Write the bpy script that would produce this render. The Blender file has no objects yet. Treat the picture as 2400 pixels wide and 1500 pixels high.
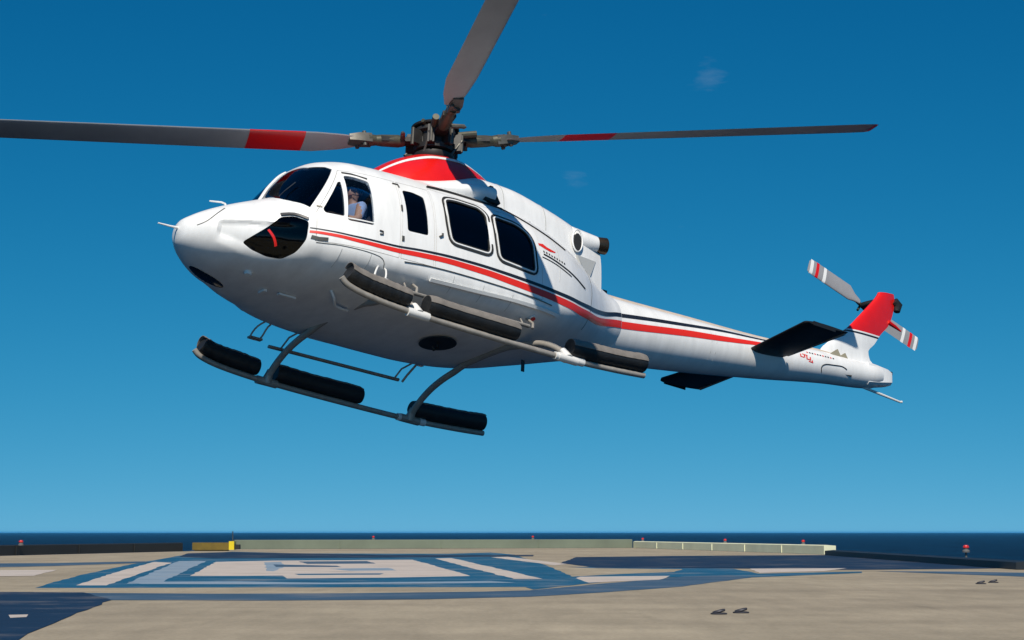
import bpy, bmesh, math, random
from mathutils import Vector, Matrix, Euler

random.seed(7)
SC = bpy.context.scene
COL = SC.collection
R = math.radians

# ------------------------------------------------------------------ camera
CAM_H = 0.187
K = CAM_H / 0.40  # deck measures were read off for a lens 0.40 m up
F_PX = 5030.0
PITCH = math.atan2(1247 - 750, F_PX)
cd = bpy.data.cameras.new('camera')
cam = bpy.data.objects.new('camera', cd)
COL.objects.link(cam)
cam.location = (0, 0, CAM_H)
cam.rotation_euler = (math.pi / 2 + PITCH, 0, 0)
cd.sensor_width = 36.0
cd.lens = 36.0 * F_PX / 2400.0
cd.clip_start = 0.1
cd.clip_end = 200000
SC.camera = cam

# ------------------------------------------------------------------ sky, sun, exposure
SUN = Vector((-0.016, -0.640, 0.768)).normalized()
SUN_EL = math.asin(SUN.z)
SUN_AZ = math.atan2(SUN.x, SUN.y)
world = bpy.data.worlds.new('World')
SC.world = world
world.use_nodes = True
wn, wl = world.node_tree.nodes, world.node_tree.links
wn.clear()
w_out = wn.new('ShaderNodeOutputWorld')
w_bg = wn.new('ShaderNodeBackground')
w_sky = wn.new('ShaderNodeTexSky')
w_sky.sky_type = 'NISHITA'
w_sky.sun_disc = False
w_sky.sun_elevation = SUN_EL
w_sky.sun_rotation = SUN_AZ
w_sky.altitude = 0
w_sky.air_density = 1.0
w_sky.dust_density = 0.0
w_sky.ozone_density = 3.0
w_tc = wn.new('ShaderNodeTexCoord')
w_map = wn.new('ShaderNodeMapping')
w_map.inputs['Location'].default_value = (0, 0, 0.2)
SKY_STRENGTH = 0.08


def w_math(op, a_, b_):
    q = wn.new('ShaderNodeMath')
    q.operation = op
    for i_, v_ in enumerate((a_, b_)):
        if isinstance(v_, (int, float)):
            q.inputs[i_].default_value = v_
        else:
            wl.new(v_, q.inputs[i_])
    return q.outputs[0]


# film-like grade of the whole sky: deeper, more saturated blue
w_sep = wn.new('ShaderNodeSeparateColor')
wl.new(w_sky.outputs['Color'], w_sep.inputs['Color'])
w_ch = []
for ch_, (sc_, po_) in zip(('Red', 'Green', 'Blue'), ((135.0, 4.49), (2.32, 1.62), (1.41, 1.26))):
    v_ = w_math('MULTIPLY', w_sep.outputs[ch_], SKY_STRENGTH)
    w_ch.append(w_math('MULTIPLY', w_math('POWER', v_, po_), sc_ / SKY_STRENGTH))
w_ch[0] = w_math('MINIMUM', w_ch[0], w_math('MULTIPLY', w_ch[1], 0.9))
w_hs = wn.new('ShaderNodeCombineColor')
for i_, ch_ in enumerate(('Red', 'Green', 'Blue')):
    wl.new(w_ch[i_], w_hs.inputs[ch_])
# thin wisps of high cloud
w_cn = wn.new('ShaderNodeTexNoise')
w_cn.inputs['Scale'].default_value = 16.0
w_cn.inputs['Detail'].default_value = 7.0
w_cn.inputs['Roughness'].default_value = 0.6
w_cm = wn.new('ShaderNodeMapping')
w_cm.inputs['Scale'].default_value = (2.2, 2.2, 8.0)
w_cm.inputs['Location'].default_value = (3.1, 1.7, 0.4)
w_cr = wn.new('ShaderNodeMapRange')
w_cr.inputs['From Min'].default_value = 0.66
w_cr.inputs['From Max'].default_value = 0.95
w_cr.inputs['To Max'].default_value = 0.11
w_mix = wn.new('ShaderNodeMixRGB')
w_mix.inputs['Color2'].default_value = (5.0, 6.2, 7.4, 1)
wl.new(w_tc.outputs['Generated'], w_map.inputs['Vector'])
wl.new(w_map.outputs['Vector'], w_sky.inputs['Vector'])
wl.new(w_tc.outputs['Generated'], w_cm.inputs['Vector'])
wl.new(w_cm.outputs['Vector'], w_cn.inputs['Vector'])
w_patch = None
for d0_, rad_, amp_ in (((0.0916, 0.9739, 0.2074), 0.020, 0.30), ((0.0303, 0.9868, 0.1591), 0.014, 0.20), ((0.134, 0.977, 0.165), 0.016, 0.16)):
    w_dist = wn.new('ShaderNodeVectorMath')
    w_dist.operation = 'DISTANCE'
    wl.new(w_tc.outputs['Generated'], w_dist.inputs[0])
    w_dist.inputs[1].default_value = d0_
    w_pr = wn.new('ShaderNodeMapRange')
    w_pr.interpolation_type = 'SMOOTHSTEP'
    w_pr.inputs['From Min'].default_value = 0.0
    w_pr.inputs['From Max'].default_value = rad_
    w_pr.inputs['To Min'].default_value = amp_
    w_pr.inputs['To Max'].default_value = 0.0
    wl.new(w_dist.outputs['Value'], w_pr.inputs['Value'])
    w_patch = w_pr.outputs['Result'] if w_patch is None else w_math('ADD', w_patch, w_pr.outputs['Result'])
wl.new(w_math('ADD', w_math('SUBTRACT', w_cn.outputs['Fac'], 0.06), w_patch), w_cr.inputs['Value'])
wl.new(w_cr.outputs['Result'], w_mix.inputs['Fac'])
wl.new(w_hs.outputs['Color'], w_mix.inputs['Color1'])
wl.new(w_mix.outputs['Color'], w_bg.inputs['Color'])
w_bg.inputs['Strength'].default_value = SKY_STRENGTH
wl.new(w_bg.outputs['Background'], w_out.inputs['Surface'])

sd = bpy.data.lights.new('sun', 'SUN')
sd.energy = 4.8
sd.angle = R(0.5)
sd.color = (1.0, 0.925, 0.81)
sun = bpy.data.objects.new('sun', sd)
COL.objects.link(sun)
sun.location = SUN * 60
sun.rotation_euler = SUN.to_track_quat('Z', 'Y').to_euler()
SC.view_settings.view_transform = 'Standard'
SC.view_settings.look = 'None'
SC.view_settings.exposure = 0.08
SC.view_settings.gamma = 1.0
SC.view_settings.use_curve_mapping = False
SC.cycles.max_bounces = 8
SC.cycles.transparent_max_bounces = 16

# ------------------------------------------------------------------ materials
MATS = {}


def mat(name, base, rough=0.5, metal=0.0, coat=0.0, spec=0.5, var=0.0, vscale=6.0, bump=0.0, bscale=60.0,
        stretch=(1, 1, 1)):
    m = bpy.data.materials.new(name)
    m.use_nodes = True
    n, l = m.node_tree.nodes, m.node_tree.links
    p = n['Principled BSDF']
    p.inputs['Base Color'].default_value = (*base, 1)
    p.inputs['Roughness'].default_value = rough
    p.inputs['Metallic'].default_value = metal
    p.inputs['Coat Weight'].default_value = coat
    p.inputs['Coat Roughness'].default_value = 0.06
    p.inputs['Specular IOR Level'].default_value = spec
    if var or bump:
        tc = n.new('ShaderNodeTexCoord')
        mp = n.new('ShaderNodeMapping')
        mp.inputs['Scale'].default_value = stretch
        l.new(tc.outputs['Object'], mp.inputs['Vector'])
    if var:
        nz = n.new('ShaderNodeTexNoise')
        nz.inputs['Scale'].default_value = vscale
        nz.inputs['Detail'].default_value = 6
        nz.inputs['Roughness'].default_value = 0.65
        l.new(mp.outputs['Vector'], nz.inputs['Vector'])
        mr = n.new('ShaderNodeMapRange')
        mr.inputs['From Min'].default_value = 0.3
        mr.inputs['From Max'].default_value = 0.7
        mr.inputs['To Min'].default_value = 1 - var
        mr.inputs['To Max'].default_value = 1 + var * 0.4
        l.new(nz.outputs['Fac'], mr.inputs['Value'])
        mx = n.new('ShaderNodeMixRGB')
        mx.blend_type = 'MULTIPLY'
        mx.inputs['Fac'].default_value = 1
        mx.inputs['Color1'].default_value = (*base, 1)
        l.new(mr.outputs['Result'], mx.inputs['Color2'])
        l.new(mx.outputs['Color'], p.inputs['Base Color'])
    if bump:
        nb = n.new('ShaderNodeTexNoise')
        nb.inputs['Scale'].default_value = bscale
        nb.inputs['Detail'].default_value = 4
        l.new(mp.outputs['Vector'], nb.inputs['Vector'])
        bm_ = n.new('ShaderNodeBump')
        bm_.inputs['Strength'].default_value = bump
        bm_.inputs['Distance'].default_value = 0.01
        l.new(nb.outputs['Fac'], bm_.inputs['Height'])
        l.new(bm_.outputs['Normal'], p.inputs['Normal'])
    MATS[name] = m
    return m


def glass(name, tint, gloss=0.06):
    m = bpy.data.materials.new(name)
    m.use_nodes = True
    n, l = m.node_tree.nodes, m.node_tree.links
    n.clear()
    o = n.new('ShaderNodeOutputMaterial')
    t = n.new('ShaderNodeBsdfTransparent')
    t.inputs['Color'].default_value = (*tint, 1)
    g = n.new('ShaderNodeBsdfGlossy')
    g.inputs['Roughness'].default_value = 0.03
    g.inputs['Color'].default_value = (0.9, 0.95, 1, 1)
    fr = n.new('ShaderNodeFresnel')
    fr.inputs['IOR'].default_value = 1.35
    mx = n.new('ShaderNodeMixShader')
    l.new(fr.outputs['Fac'], mx.inputs['Fac'])
    l.new(t.outputs['BSDF'], mx.inputs[1])
    l.new(g.outputs['BSDF'], mx.inputs[2])
    l.new(mx.outputs['Shader'], o.inputs['Surface'])
    MATS[name] = m
    return m


WHITE = mat('white_paint', (0.80, 0.80, 0.785), 0.36, coat=0.22, var=0.12, vscale=3.0, stretch=(2.2, 1, 0.45), bump=0.06, bscale=3.0)
RED = mat('red_paint', (0.70, 0.007, 0.004), 0.35, coat=0.4, var=0.12, vscale=3)
REDSTRIPE = mat('red_stripe_paint', (0.72, 0.022, 0.008), 0.4, coat=0.2)
BLACKP = mat('black_paint', (0.012, 0.014, 0.02), 0.4, coat=0.2)
SEAL = mat('rubber_seal', (0.015, 0.015, 0.014), 0.7)
TRIM = mat('white_trim', (0.78, 0.78, 0.76), 0.35)
DARKIN = mat('dark_interior', (0.022, 0.022, 0.024), 0.8)
BLADE = mat('blade_grey', (0.30, 0.30, 0.31), 0.45, var=0.15, vscale=1.5)
BLADEDK = mat('blade_erosion_strip', (0.10, 0.10, 0.11), 0.4, metal=0.4)
STEEL = mat('dull_steel', (0.12, 0.115, 0.10), 0.45, metal=0.6, var=0.3, vscale=14)
GREASY = mat('greasy_black_metal', (0.028, 0.027, 0.026), 0.5, metal=0.3, var=0.4, vscale=12)
OLIVE = mat('olive_alloy', (0.075, 0.075, 0.052), 0.5, metal=0.35, var=0.3, vscale=16)
TUBE = mat('skid_tube_grey', (0.36, 0.33, 0.29), 0.42, metal=0.2, var=0.25, vscale=9)
CROSS = mat('cross_tube_paint', (0.34, 0.31, 0.27), 0.42, var=0.2, vscale=6)
TUBEW = mat('skid_fitting_white', (0.74, 0.73, 0.70), 0.4, var=0.1)
BAG = mat('black_float_fabric', (0.010, 0.011, 0.012), 0.55, var=0.3, vscale=10, bump=0.5, bscale=40)
BAGTOP = mat('taupe_float_cover', (0.19, 0.17, 0.15), 0.75, var=0.25, vscale=9, bump=0.4, bscale=30)
STABM = mat('stabiliser_black', (0.010, 0.010, 0.010), 0.5, var=0.2)
EXH = mat('burnt_exhaust', (0.10, 0.07, 0.045), 0.38, metal=0.85, var=0.5, vscale=9)
SEATM = mat('seat_fabric', (0.03, 0.035, 0.055), 0.85)
SKIN = mat('skin', (0.55, 0.31, 0.22), 0.55)
SHIRT = mat('pale_blue_shirt', (0.38, 0.50, 0.80), 0.8, bump=0.3, bscale=25)
TROUS = mat('navy_trousers', (0.02, 0.025, 0.05), 0.85)
HAIR = mat('brown_hair', (0.045, 0.025, 0.015), 0.6)
SHADES = mat('dark_lens', (0.01, 0.01, 0.01), 0.1)
TANM = mat('tan_cover_paint', (0.56, 0.47, 0.38), 0.45, var=0.15)
GCLEAR = glass('clear_tinted_pane', (0.42, 0.46, 0.50))
GDARK = glass('dark_tinted_pane', (0.07, 0.085, 0.11))
GWIND = glass('windshield_pane', (0.16, 0.19, 0.23))
GSIDE = glass('open_side_pane', (0.80, 0.83, 0.86))
mat('vent_grey', (0.42, 0.43, 0.42), 0.5)
LENS = mat('lamp_lens', (0.75, 0.75, 0.72), 0.15, coat=0.5)

# ------------------------------------------------------------------ mesh helpers


def obj(name, verts, faces, m, parent=None, smooth=35, mats=None, midx=None):
    me = bpy.data.meshes.new(name)
    me.from_pydata([tuple(v) for v in verts], [], faces)
    for mm in (mats or [m]):
        me.materials.append(mm)
    if midx:
        for p, i in zip(me.polygons, midx):
            p.material_index = i
    bm = bmesh.new()
    bm.from_mesh(me)
    bmesh.ops.recalc_face_normals(bm, faces=bm.faces)
    bm.to_mesh(me)
    bm.free()
    return link(name, me, parent, smooth)


def link(name, me, parent=None, smooth=35):
    if smooth:
        for p in me.polygons:
            p.use_smooth = True
        me.set_sharp_from_angle(angle=R(smooth))
    o = bpy.data.objects.new(name, me)
    COL.objects.link(o)
    if parent:
        o.parent = parent
    return o


class MB:
    """collects pieces of one mesh"""

    def __init__(s):
        s.v, s.f, s.mi = [], [], []

    def add(s, v, f, mi=0):
        b = len(s.v)
        s.v += [Vector(p) for p in v]
        s.f += [tuple(i + b for i in q) for q in f]
        s.mi += [mi] * len(f)
        return s

    def box(s, c, size, rot=None, mi=0):
        hx, hy, hz = (d / 2 for d in size)
        P = [Vector((x, y, z)) for x in (-hx, hx) for y in (-hy, hy) for z in (-hz, hz)]
        if rot:
            mt = Euler(rot).to_matrix()
            P = [mt @ p for p in P]
        c = Vector(c)
        return s.add([p + c for p in P],
                     [(0, 1, 3, 2), (4, 6, 7, 5), (0, 4, 5, 1), (2, 3, 7, 6), (0, 2, 6, 4), (1, 5, 7, 3)], mi)

    def tube(s, pts, r, n=12, mi=0, cap=True, flat=1.0):
        pts = [Vector(p) for p in pts]
        rs = r if isinstance(r, (list, tuple)) else [r] * len(pts)
        rings = []
        up = None
        for i, p in enumerate(pts):
            t = (pts[min(i + 1, len(pts) - 1)] - pts[max(i - 1, 0)]).normalized()
            if up is None:
                up = Vector((0, 0, 1)) if abs(t.z) < 0.9 else Vector((1, 0, 0))
            a = t.cross(up).normalized()
            b = a.cross(t).normalized()
            up = b
            rings.append([p + a * (math.cos(2 * math.pi * k / n) * rs[i]) + b * (math.sin(2 * math.pi * k / n) * rs[i] * flat)
                          for k in range(n)])
        return s.loft(rings, mi, cap)

    def loft(s, rings, mi=0, cap=True):
        n = len(rings[0])
        v = [p for r in rings for p in r]
        f = []
        for i in range(len(rings) - 1):
            for k in range(n):
                k2 = (k + 1) % n
                f.append((i * n + k, i * n + k2, (i + 1) * n + k2, (i + 1) * n + k))
        if cap:
            f.append(tuple(range(n - 1, -1, -1)))
            f.append(tuple((len(rings) - 1) * n + k for k in range(n)))
        return s.add(v, f, mi)

    def build(s, name, m, parent=None, smooth=35, mats=None):
        return obj(name, s.v, s.f, m, parent, smooth, mats, s.mi)


def spline(pts, n=8):
    """Catmull-Rom through points"""
    P = [Vector(p) for p in pts]
    out = []
    for i in range(len(P) - 1):
        p0, p1, p2, p3 = P[max(i - 1, 0)], P[i], P[i + 1], P[min(i + 2, len(P) - 1)]
        for k in range(n):
            t = k / n
            out.append(0.5 * ((2 * p1) + (p2 - p0) * t + (2 * p0 - 5 * p1 + 4 * p2 - p3) * t * t
                              + (3 * p1 - p0 - 3 * p2 + p3) * t ** 3))
    out.append(P[-1])
    return out


def pchip(X, Y, x):
    n = len(X)
    h = [X[i + 1] - X[i] for i in range(n - 1)]
    d = [(Y[i + 1] - Y[i]) / h[i] for i in range(n - 1)]
    m = [0.0] * n
    m[0], m[-1] = d[0], d[-1]
    for i in range(1, n - 1):
        if d[i - 1] * d[i] > 0:
            w1, w2 = 2 * h[i] + h[i - 1], h[i] + 2 * h[i - 1]
            m[i] = (w1 + w2) / (w1 / d[i - 1] + w2 / d[i])
    i = 0
    while i < n - 2 and x > X[i + 1]:
        i += 1
    t = min(max((x - X[i]) / h[i], 0), 1)
    return ((2 * t ** 3 - 3 * t ** 2 + 1) * Y[i] + (t ** 3 - 2 * t ** 2 + t) * h[i] * m[i]
            + (-2 * t ** 3 + 3 * t ** 2) * Y[i + 1] + (t ** 3 - t ** 2) * h[i] * m[i + 1])


def evaluated(o):
    dg = bpy.context.evaluated_depsgraph_get()
    dg.update()
    return bpy.data.meshes.new_from_object(o.evaluated_get(dg))


def boolean(me, cut_me, op):
    """me (op) cut_me -> new mesh"""
    a = bpy.data.objects.new('work', me)
    b = bpy.data.objects.new('work_cut', cut_me)
    COL.objects.link(a)
    COL.objects.link(b)
    md = a.modifiers.new('b', 'BOOLEAN')
    md.object = b
    md.operation = op
    md.solver = 'EXACT'
    md.material_mode = 'INDEX'
    r = evaluated(a)
    bpy.data.objects.remove(a)
    bpy.data.objects.remove(b)
    return r


def tag(o, label, cat, group=None, kind=None):
    if label:
        o['label'] = label
    if cat:
        o['category'] = cat
    if group:
        o['group'] = group
    if kind:
        o['kind'] = kind
    return o


# ------------------------------------------------------------------ sea and deck
def simple_plane(name, x0, x1, y0, y1, z, m):
    return obj(name, [(x0, y0, z), (x1, y0, z), (x1, y1, z), (x0, y1, z)], [(0, 1, 2, 3)], m, smooth=0)


seam = bpy.data.materials.new('sea_water')
seam.use_nodes = True
n, l = seam.node_tree.nodes, seam.node_tree.links
n.clear()
so = n.new('ShaderNodeOutputMaterial')
sdif = n.new('ShaderNodeBsdfDiffuse')
sgl = n.new('ShaderNodeBsdfGlossy')
sgl.inputs['Roughness'].default_value = 0.25
smx = n.new('ShaderNodeMixShader')
tc = n.new('ShaderNodeTexCoord')
mp = n.new('ShaderNodeMapping')
mp.inputs['Scale'].default_value = (0.004, 0.0012, 1)
nz = n.new('ShaderNodeTexNoise')
nz.inputs['Scale'].default_value = 6
nz.inputs['Detail'].default_value = 8
cr = n.new('ShaderNodeValToRGB')
cr.color_ramp.elements[0].position = 0.35
cr.color_ramp.elements[0].color = (0.0005, 0.006, 0.020, 1)
cr.color_ramp.elements[1].position = 0.7
cr.color_ramp.elements[1].color = (0.001, 0.021, 0.052, 1)
l.new(tc.outputs['Object'], mp.inputs['Vector'])
l.new(mp.outputs['Vector'], nz.inputs['Vector'])
l.new(nz.outputs['Fac'], cr.inputs['Fac'])
l.new(cr.outputs['Color'], sdif.inputs['Color'])
nb = n.new('ShaderNodeTexNoise')
nb.inputs['Scale'].default_value = 0.35
nb.inputs['Detail'].default_value = 6
bp_ = n.new('ShaderNodeBump')
bp_.inputs['Strength'].default_value = 0.6
bp_.inputs['Distance'].default_value = 1.0
l.new(tc.outputs['Object'], nb.inputs['Vector'])
l.new(nb.outputs['Fac'], bp_.inputs['Height'])
l.new(bp_.outputs['Normal'], sgl.inputs['Normal'])
sfr = n.new('ShaderNodeFresnel')
sfr.inputs['IOR'].default_value = 1.33
sfm = n.new('ShaderNodeMath')
sfm.operation = 'MULTIPLY'
sfm.inputs[1].default_value = 0.10
l.new(sfr.outputs['Fac'], sfm.inputs[0])
l.new(sfm.outputs[0], smx.inputs['Fac'])
l.new(sdif.outputs['BSDF'], smx.inputs[1])
l.new(sgl.outputs['BSDF'], smx.inputs[2])
l.new(smx.outputs['Shader'], so.inputs['Surface'])
sea = simple_plane('sea', -58000, 58000, -4000, 58000, -18.0, seam)
sea['kind'] = 'structure'

# deck material: worn pale non-slip coating
DECKM = bpy.data.materials.new('deck_coating')
DECKM.use_nodes = True
n, l = DECKM.node_tree.nodes, DECKM.node_tree.links
p = n['Principled BSDF']
p.inputs['Roughness'].default_value = 0.85
p.inputs['Specular IOR Level'].default_value = 0.2
tc = n.new('ShaderNodeTexCoord')


def noise(scale, detail, sx=1, sy=1, loc=(0, 0, 0)):
    mp = n.new('ShaderNodeMapping')
    mp.inputs['Scale'].default_value = (sx, sy, 1)
    mp.inputs['Location'].default_value = loc
    nz = n.new('ShaderNodeTexNoise')
    nz.inputs['Scale'].default_value = scale
    nz.inputs['Detail'].default_value = detail
    nz.inputs['Roughness'].default_value = 0.62
    l.new(tc.outputs['Object'], mp.inputs['Vector'])
    l.new(mp.outputs['Vector'], nz.inputs['Vector'])
    return nz


def mult(a_out, fac_out, lo, hi, f0=0.35, f1=0.65):
    mr = n.new('ShaderNodeMapRange')
    mr.inputs['From Min'].default_value = f0
    mr.inputs['From Max'].default_value = f1
    mr.inputs['To Min'].default_value = lo
    mr.inputs['To Max'].default_value = hi
    l.new(fac_out, mr.inputs['Value'])
    mx = n.new('ShaderNodeMixRGB')
    mx.blend_type = 'MULTIPLY'
    mx.inputs['Fac'].default_value = 1
    l.new(a_out, mx.inputs['Color1'])
    l.new(mr.outputs['Result'], mx.inputs['Color2'])
    return mx.outputs['Color']


cr = n.new('ShaderNodeValToRGB')
cr.color_ramp.elements[0].position = 0.3
cr.color_ramp.elements[0].color = (0.285, 0.240, 0.175, 1)
cr.color_ramp.elements[1].position = 0.7
cr.color_ramp.elements[1].color = (0.345, 0.295, 0.213, 1)
l.new(noise(0.35, 4).outputs['Fac'], cr.inputs['Fac'])
c = mult(cr.outputs['Color'], noise(2.2, 8, 1, 0.35, (4, 2, 0)).outputs['Fac'], 0.86, 1.05)
c = mult(c, noise(14, 6, 1, 0.2, (1, 7, 0)).outputs['Fac'], 0.90, 1.06)
c = mult(c, noise(9, 8, 1, 0.05, (2, 5, 0)).outputs['Fac'], 1.0, 0.80, 0.62, 0.74)
c = mult(c, noise(3.5, 9, 1, 0.12, (7, 1, 0)).outputs['Fac'], 1.0, 1.14, 0.60, 0.75)
c = mult(c, noise(1.6, 8, 0.6, 1.6, (3, 8, 0)).outputs['Fac'], 0.88, 1.06, 0.38, 0.62)
c = mult(c, noise(90, 3).outputs['Fac'], 0.88, 1.08)
c = mult(c, noise(0.8, 9, 1, 0.5, (9, 3, 0)).outputs['Fac'], 1.0, 0.78, 0.60, 0.72)
l.new(c, p.inputs['Base Color'])
bmp = n.new('ShaderNodeBump')
bmp.inputs['Strength'].default_value = 0.5
bmp.inputs['Distance'].default_value = 0.004
l.new(noise(160, 3).outputs['Fac'], bmp.inputs['Height'])
l.new(bmp.outputs['Normal'], p.inputs['Normal'])


def paint(name, base, wear=0.25):
    """worn deck paint; base colour broken up by scuffs"""
    m = bpy.data.materials.new(name)
    m.use_nodes = True
    nn, ll = m.node_tree.nodes, m.node_tree.links
    pp = nn['Principled BSDF']
    pp.inputs['Roughness'].default_value = 0.7
    pp.inputs['Specular IOR Level'].default_value = 0.3
    t = nn.new('ShaderNodeTexCoord')
    mpp = nn.new('ShaderNodeMapping')
    mpp.inputs['Scale'].default_value = (0.7, 0.9, 1)
    nz1 = nn.new('ShaderNodeTexNoise')
    nz1.inputs['Scale'].default_value = 3.2
    nz1.inputs['Detail'].default_value = 10
    nz1.inputs['Roughness'].default_value = 0.7
    ll.new(t.outputs['Object'], mpp.inputs['Vector'])
    ll.new(mpp.outputs['Vector'], nz1.inputs['Vector'])
    rr = nn.new('ShaderNodeValToRGB')
    rr.color_ramp.elements[0].position = 0.3
    rr.color_ramp.elements[0].color = tuple(v * 0.7 for v in base) + (1,)
    rr.color_ramp.elements[1].position = 0.52
    rr.color_ramp.elements[1].color = tuple(base) + (1,)
    e = rr.color_ramp.elements.new(0.66)
    e.color = tuple(b * (1 - wear) + d * wear for b, d in zip(base, (0.27, 0.23, 0.18))) + (1,)
    ll.new(nz1.outputs['Fac'], rr.inputs['Fac'])
    ll.new(rr.outputs['Color'], pp.inputs['Base Color'])
    MATS[name] = m
    return m


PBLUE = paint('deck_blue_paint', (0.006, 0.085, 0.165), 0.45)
PNAVY = paint('deck_navy', (0.004, 0.022, 0.055), 0.30)
PGREYB = paint('deck_slate_paint', (0.04, 0.085, 0.14), 0.3)
PLIGHT = paint('deck_pale_paint', (0.47, 0.41, 0.36), 0.4)
PPALEBLUE = paint('deck_faded_blue_paint', (0.20, 0.27, 0.34), 0.4)

DECK = [(-8.61, 36.32), (-6.79, 45.19), (-6.53, 50.83), (3.1, 54.95), (5.66, 37.66), (5.61, 23.66), (5.6, -7), (-14.5, -7),
        (-13.7, 11.5)]
DECK = [(x * K, y * K) for x, y in DECK]
mb = MB()
nd = len(DECK)
mb.add([(x, y, 0) for x, y in DECK] + [(x, y, -0.6) for x, y in DECK],
       [tuple(range(nd))] + [tuple(nd + i for i in reversed(range(nd)))] + [(i, i + nd, (i + 1) % nd + nd, (i + 1) % nd) for i in range(nd)])
deck = mb.build('helideck', DECKM, smooth=0)
deck['kind'] = 'structure'


def gpt(p):
    """photo pixel (2400 x 1500) -> spot on the deck"""
    x, y = (p[0] - 1200) / F_PX, (750 - p[1]) / F_PX
    ca, sa = math.cos(PITCH), math.sin(PITCH)
    d = Vector((x, ca - y * sa, sa + y * ca))
    t = -CAM_H / d.z
    return d.x * t, d.y * t


MARKS = [0]


def mark(poly, m, lvl):
    MARKS[0] += 1
    z = 0.0002 + 0.00004 * MARKS[0]
    q0 = [Vector(gpt(p)) for p in poly]
    q = []
    for i in range(len(q0)):
        a_, b_ = q0[i], q0[(i + 1) % len(q0)]
        L_ = (b_ - a_).length
        k_ = max(1, min(14, int(L_ / 0.18)))
        for j in range(k_):
            jit = 0.007 if 0 < j else 0.0
            q.append(a_.lerp(b_, j / k_) + Vector((random.uniform(-jit, jit), random.uniform(-jit, jit) * 2)))
    return obj('deck_marking', [(x, y, z) for x, y in q], [tuple(range(len(q)))], m, deck, smooth=0)


# painted emblem, ring and borders, plus dark navy areas
mark([(82, 1378), (180, 1350), (310, 1322), (440, 1299), (545, 1293), (700, 1297), (1050, 1298), (1150, 1295), (1205, 1300), (1285, 1327), (1362, 1360), (1270, 1376)], PBLUE, 0)
mark([(178, 1372), (250, 1372), (325, 1345), (402, 1319), (362, 1317), (270, 1342)], PLIGHT, 1)
mark([(297, 1368), (372, 1368), (430, 1340), (484, 1315), (420, 1315), (360, 1340)], PPALEBLUE, 1)
mark([(445, 1350), (475, 1334), (505, 1317), (640, 1314), (968, 1312), (1040, 1332), (1102, 1350), (900, 1354), (672, 1356), (662, 1349), (560, 1350)], PLIGHT, 1)
mark([(620, 1318), (660, 1317), (668, 1328), (640, 1339), (624, 1338)], PPALEBLUE, 2)
mark([(700, 1316), (860, 1315), (880, 1321), (720, 1322)], PGREYB, 2)
mark([(770, 1333), (910, 1331), (930, 1337), (820, 1338)], PPALEBLUE, 2)
mark([(690, 1345), (900, 1344), (890, 1347), (700, 1348)], PBLUE, 2)
mark([(640, 1323), (790, 1326), (800, 1329), (645, 1329)], PGREYB, 2)
mark([(300, 1364), (560, 1363), (760, 1366), (1150, 1362), (1210, 1366), (700, 1370), (330, 1369)], PPALEBLUE, 1)
mark([(1020, 1309), (1058, 1308), (1160, 1331), (1272, 1357), (1205, 1357), (1110, 1333)], PLIGHT, 1)
mark([(1150, 1306), (1190, 1305), (1330, 1322), (1300, 1325)], PLIGHT, 1)
mark([(195, 1390), (500, 1392), (800, 1391), (1130, 1387), (1240, 1384), (1425, 1367), (1600, 1352), (1750, 1343), (1760, 1354), (1600, 1375), (1425, 1388), (1240, 1399), (1000, 1405), (600, 1408), (240, 1407)], PGREYB, 0)
mark([(1200, 1329), (1240, 1327), (1310, 1340), (1340, 1352), (1450, 1346), (1580, 1341), (1600, 1334), (1400, 1332), (1330, 1329), (1700, 1330), (1780, 1345), (1600, 1352), (1420, 1364), (1250, 1382), (1230, 1376), (1350, 1362)], PBLUE, 1)
mark([(1350, 1355), (1360, 1352), (1570, 1350), (1545, 1359), (1380, 1366)], PLIGHT, 2)
mark([(1313, 1320), (1350, 1306), (1575, 1303), (1950, 1301), (2400, 1321), (2700, 1336), (2700, 1345), (2400, 1332), (2000, 1336), (1750, 1333), (1400, 1331)], PNAVY, 2)  # dark navy band across the right of the deck
mark([(1758, 1333), (1985, 1332), (1930, 1339), (1780, 1343)], PLIGHT, 3)
mark([(1700, 1347), (1870, 1343), (2020, 1340), (2020, 1343), (1850, 1350), (1750, 1354)], PBLUE, 3)
mark([(2050, 1339), (2240, 1340), (2600, 1346), (2600, 1358), (2400, 1352), (2240, 1346)], PGREYB, 1)
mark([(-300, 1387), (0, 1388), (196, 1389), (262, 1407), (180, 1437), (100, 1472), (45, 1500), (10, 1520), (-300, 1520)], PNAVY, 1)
mark([(20, 1442), (66, 1441), (62, 1447), (24, 1449)], PLIGHT, 2)
mark([(-200, 1322), (120, 1320), (340, 1316), (350, 1319), (120, 1327), (-200, 1334)], PGREYB, 0)
mark([(-150, 1338), (135, 1336), (110, 1342), (80, 1350), (-150, 1353)], PLIGHT, 0)
mark([(440, 1297), (540, 1294), (900, 1301), (1250, 1301), (1250, 1304), (900, 1307), (500, 1309), (420, 1305)], PNAVY, 1)  # thin dark navy line along the far side of the emblem

# ------------------------------------------------------------------ helicopter
HELI = bpy.data.objects.new('helicopter', None)
COL.objects.link(HELI)
HELI.empty_display_size = 0.5
HELI.matrix_world = Matrix.Translation((-1.15, 27.04, 1.92 + CAM_H)) @ (
    Matrix.Rotation(R(216.2), 4, 'Z') @ Matrix.Rotation(R(-10.7), 4, 'Y') @ Matrix.Rotation(R(10.5), 4, 'X'))
tag(HELI, 'white helicopter with red and black side stripes hovering nose-up over the helideck', 'helicopter')

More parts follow.
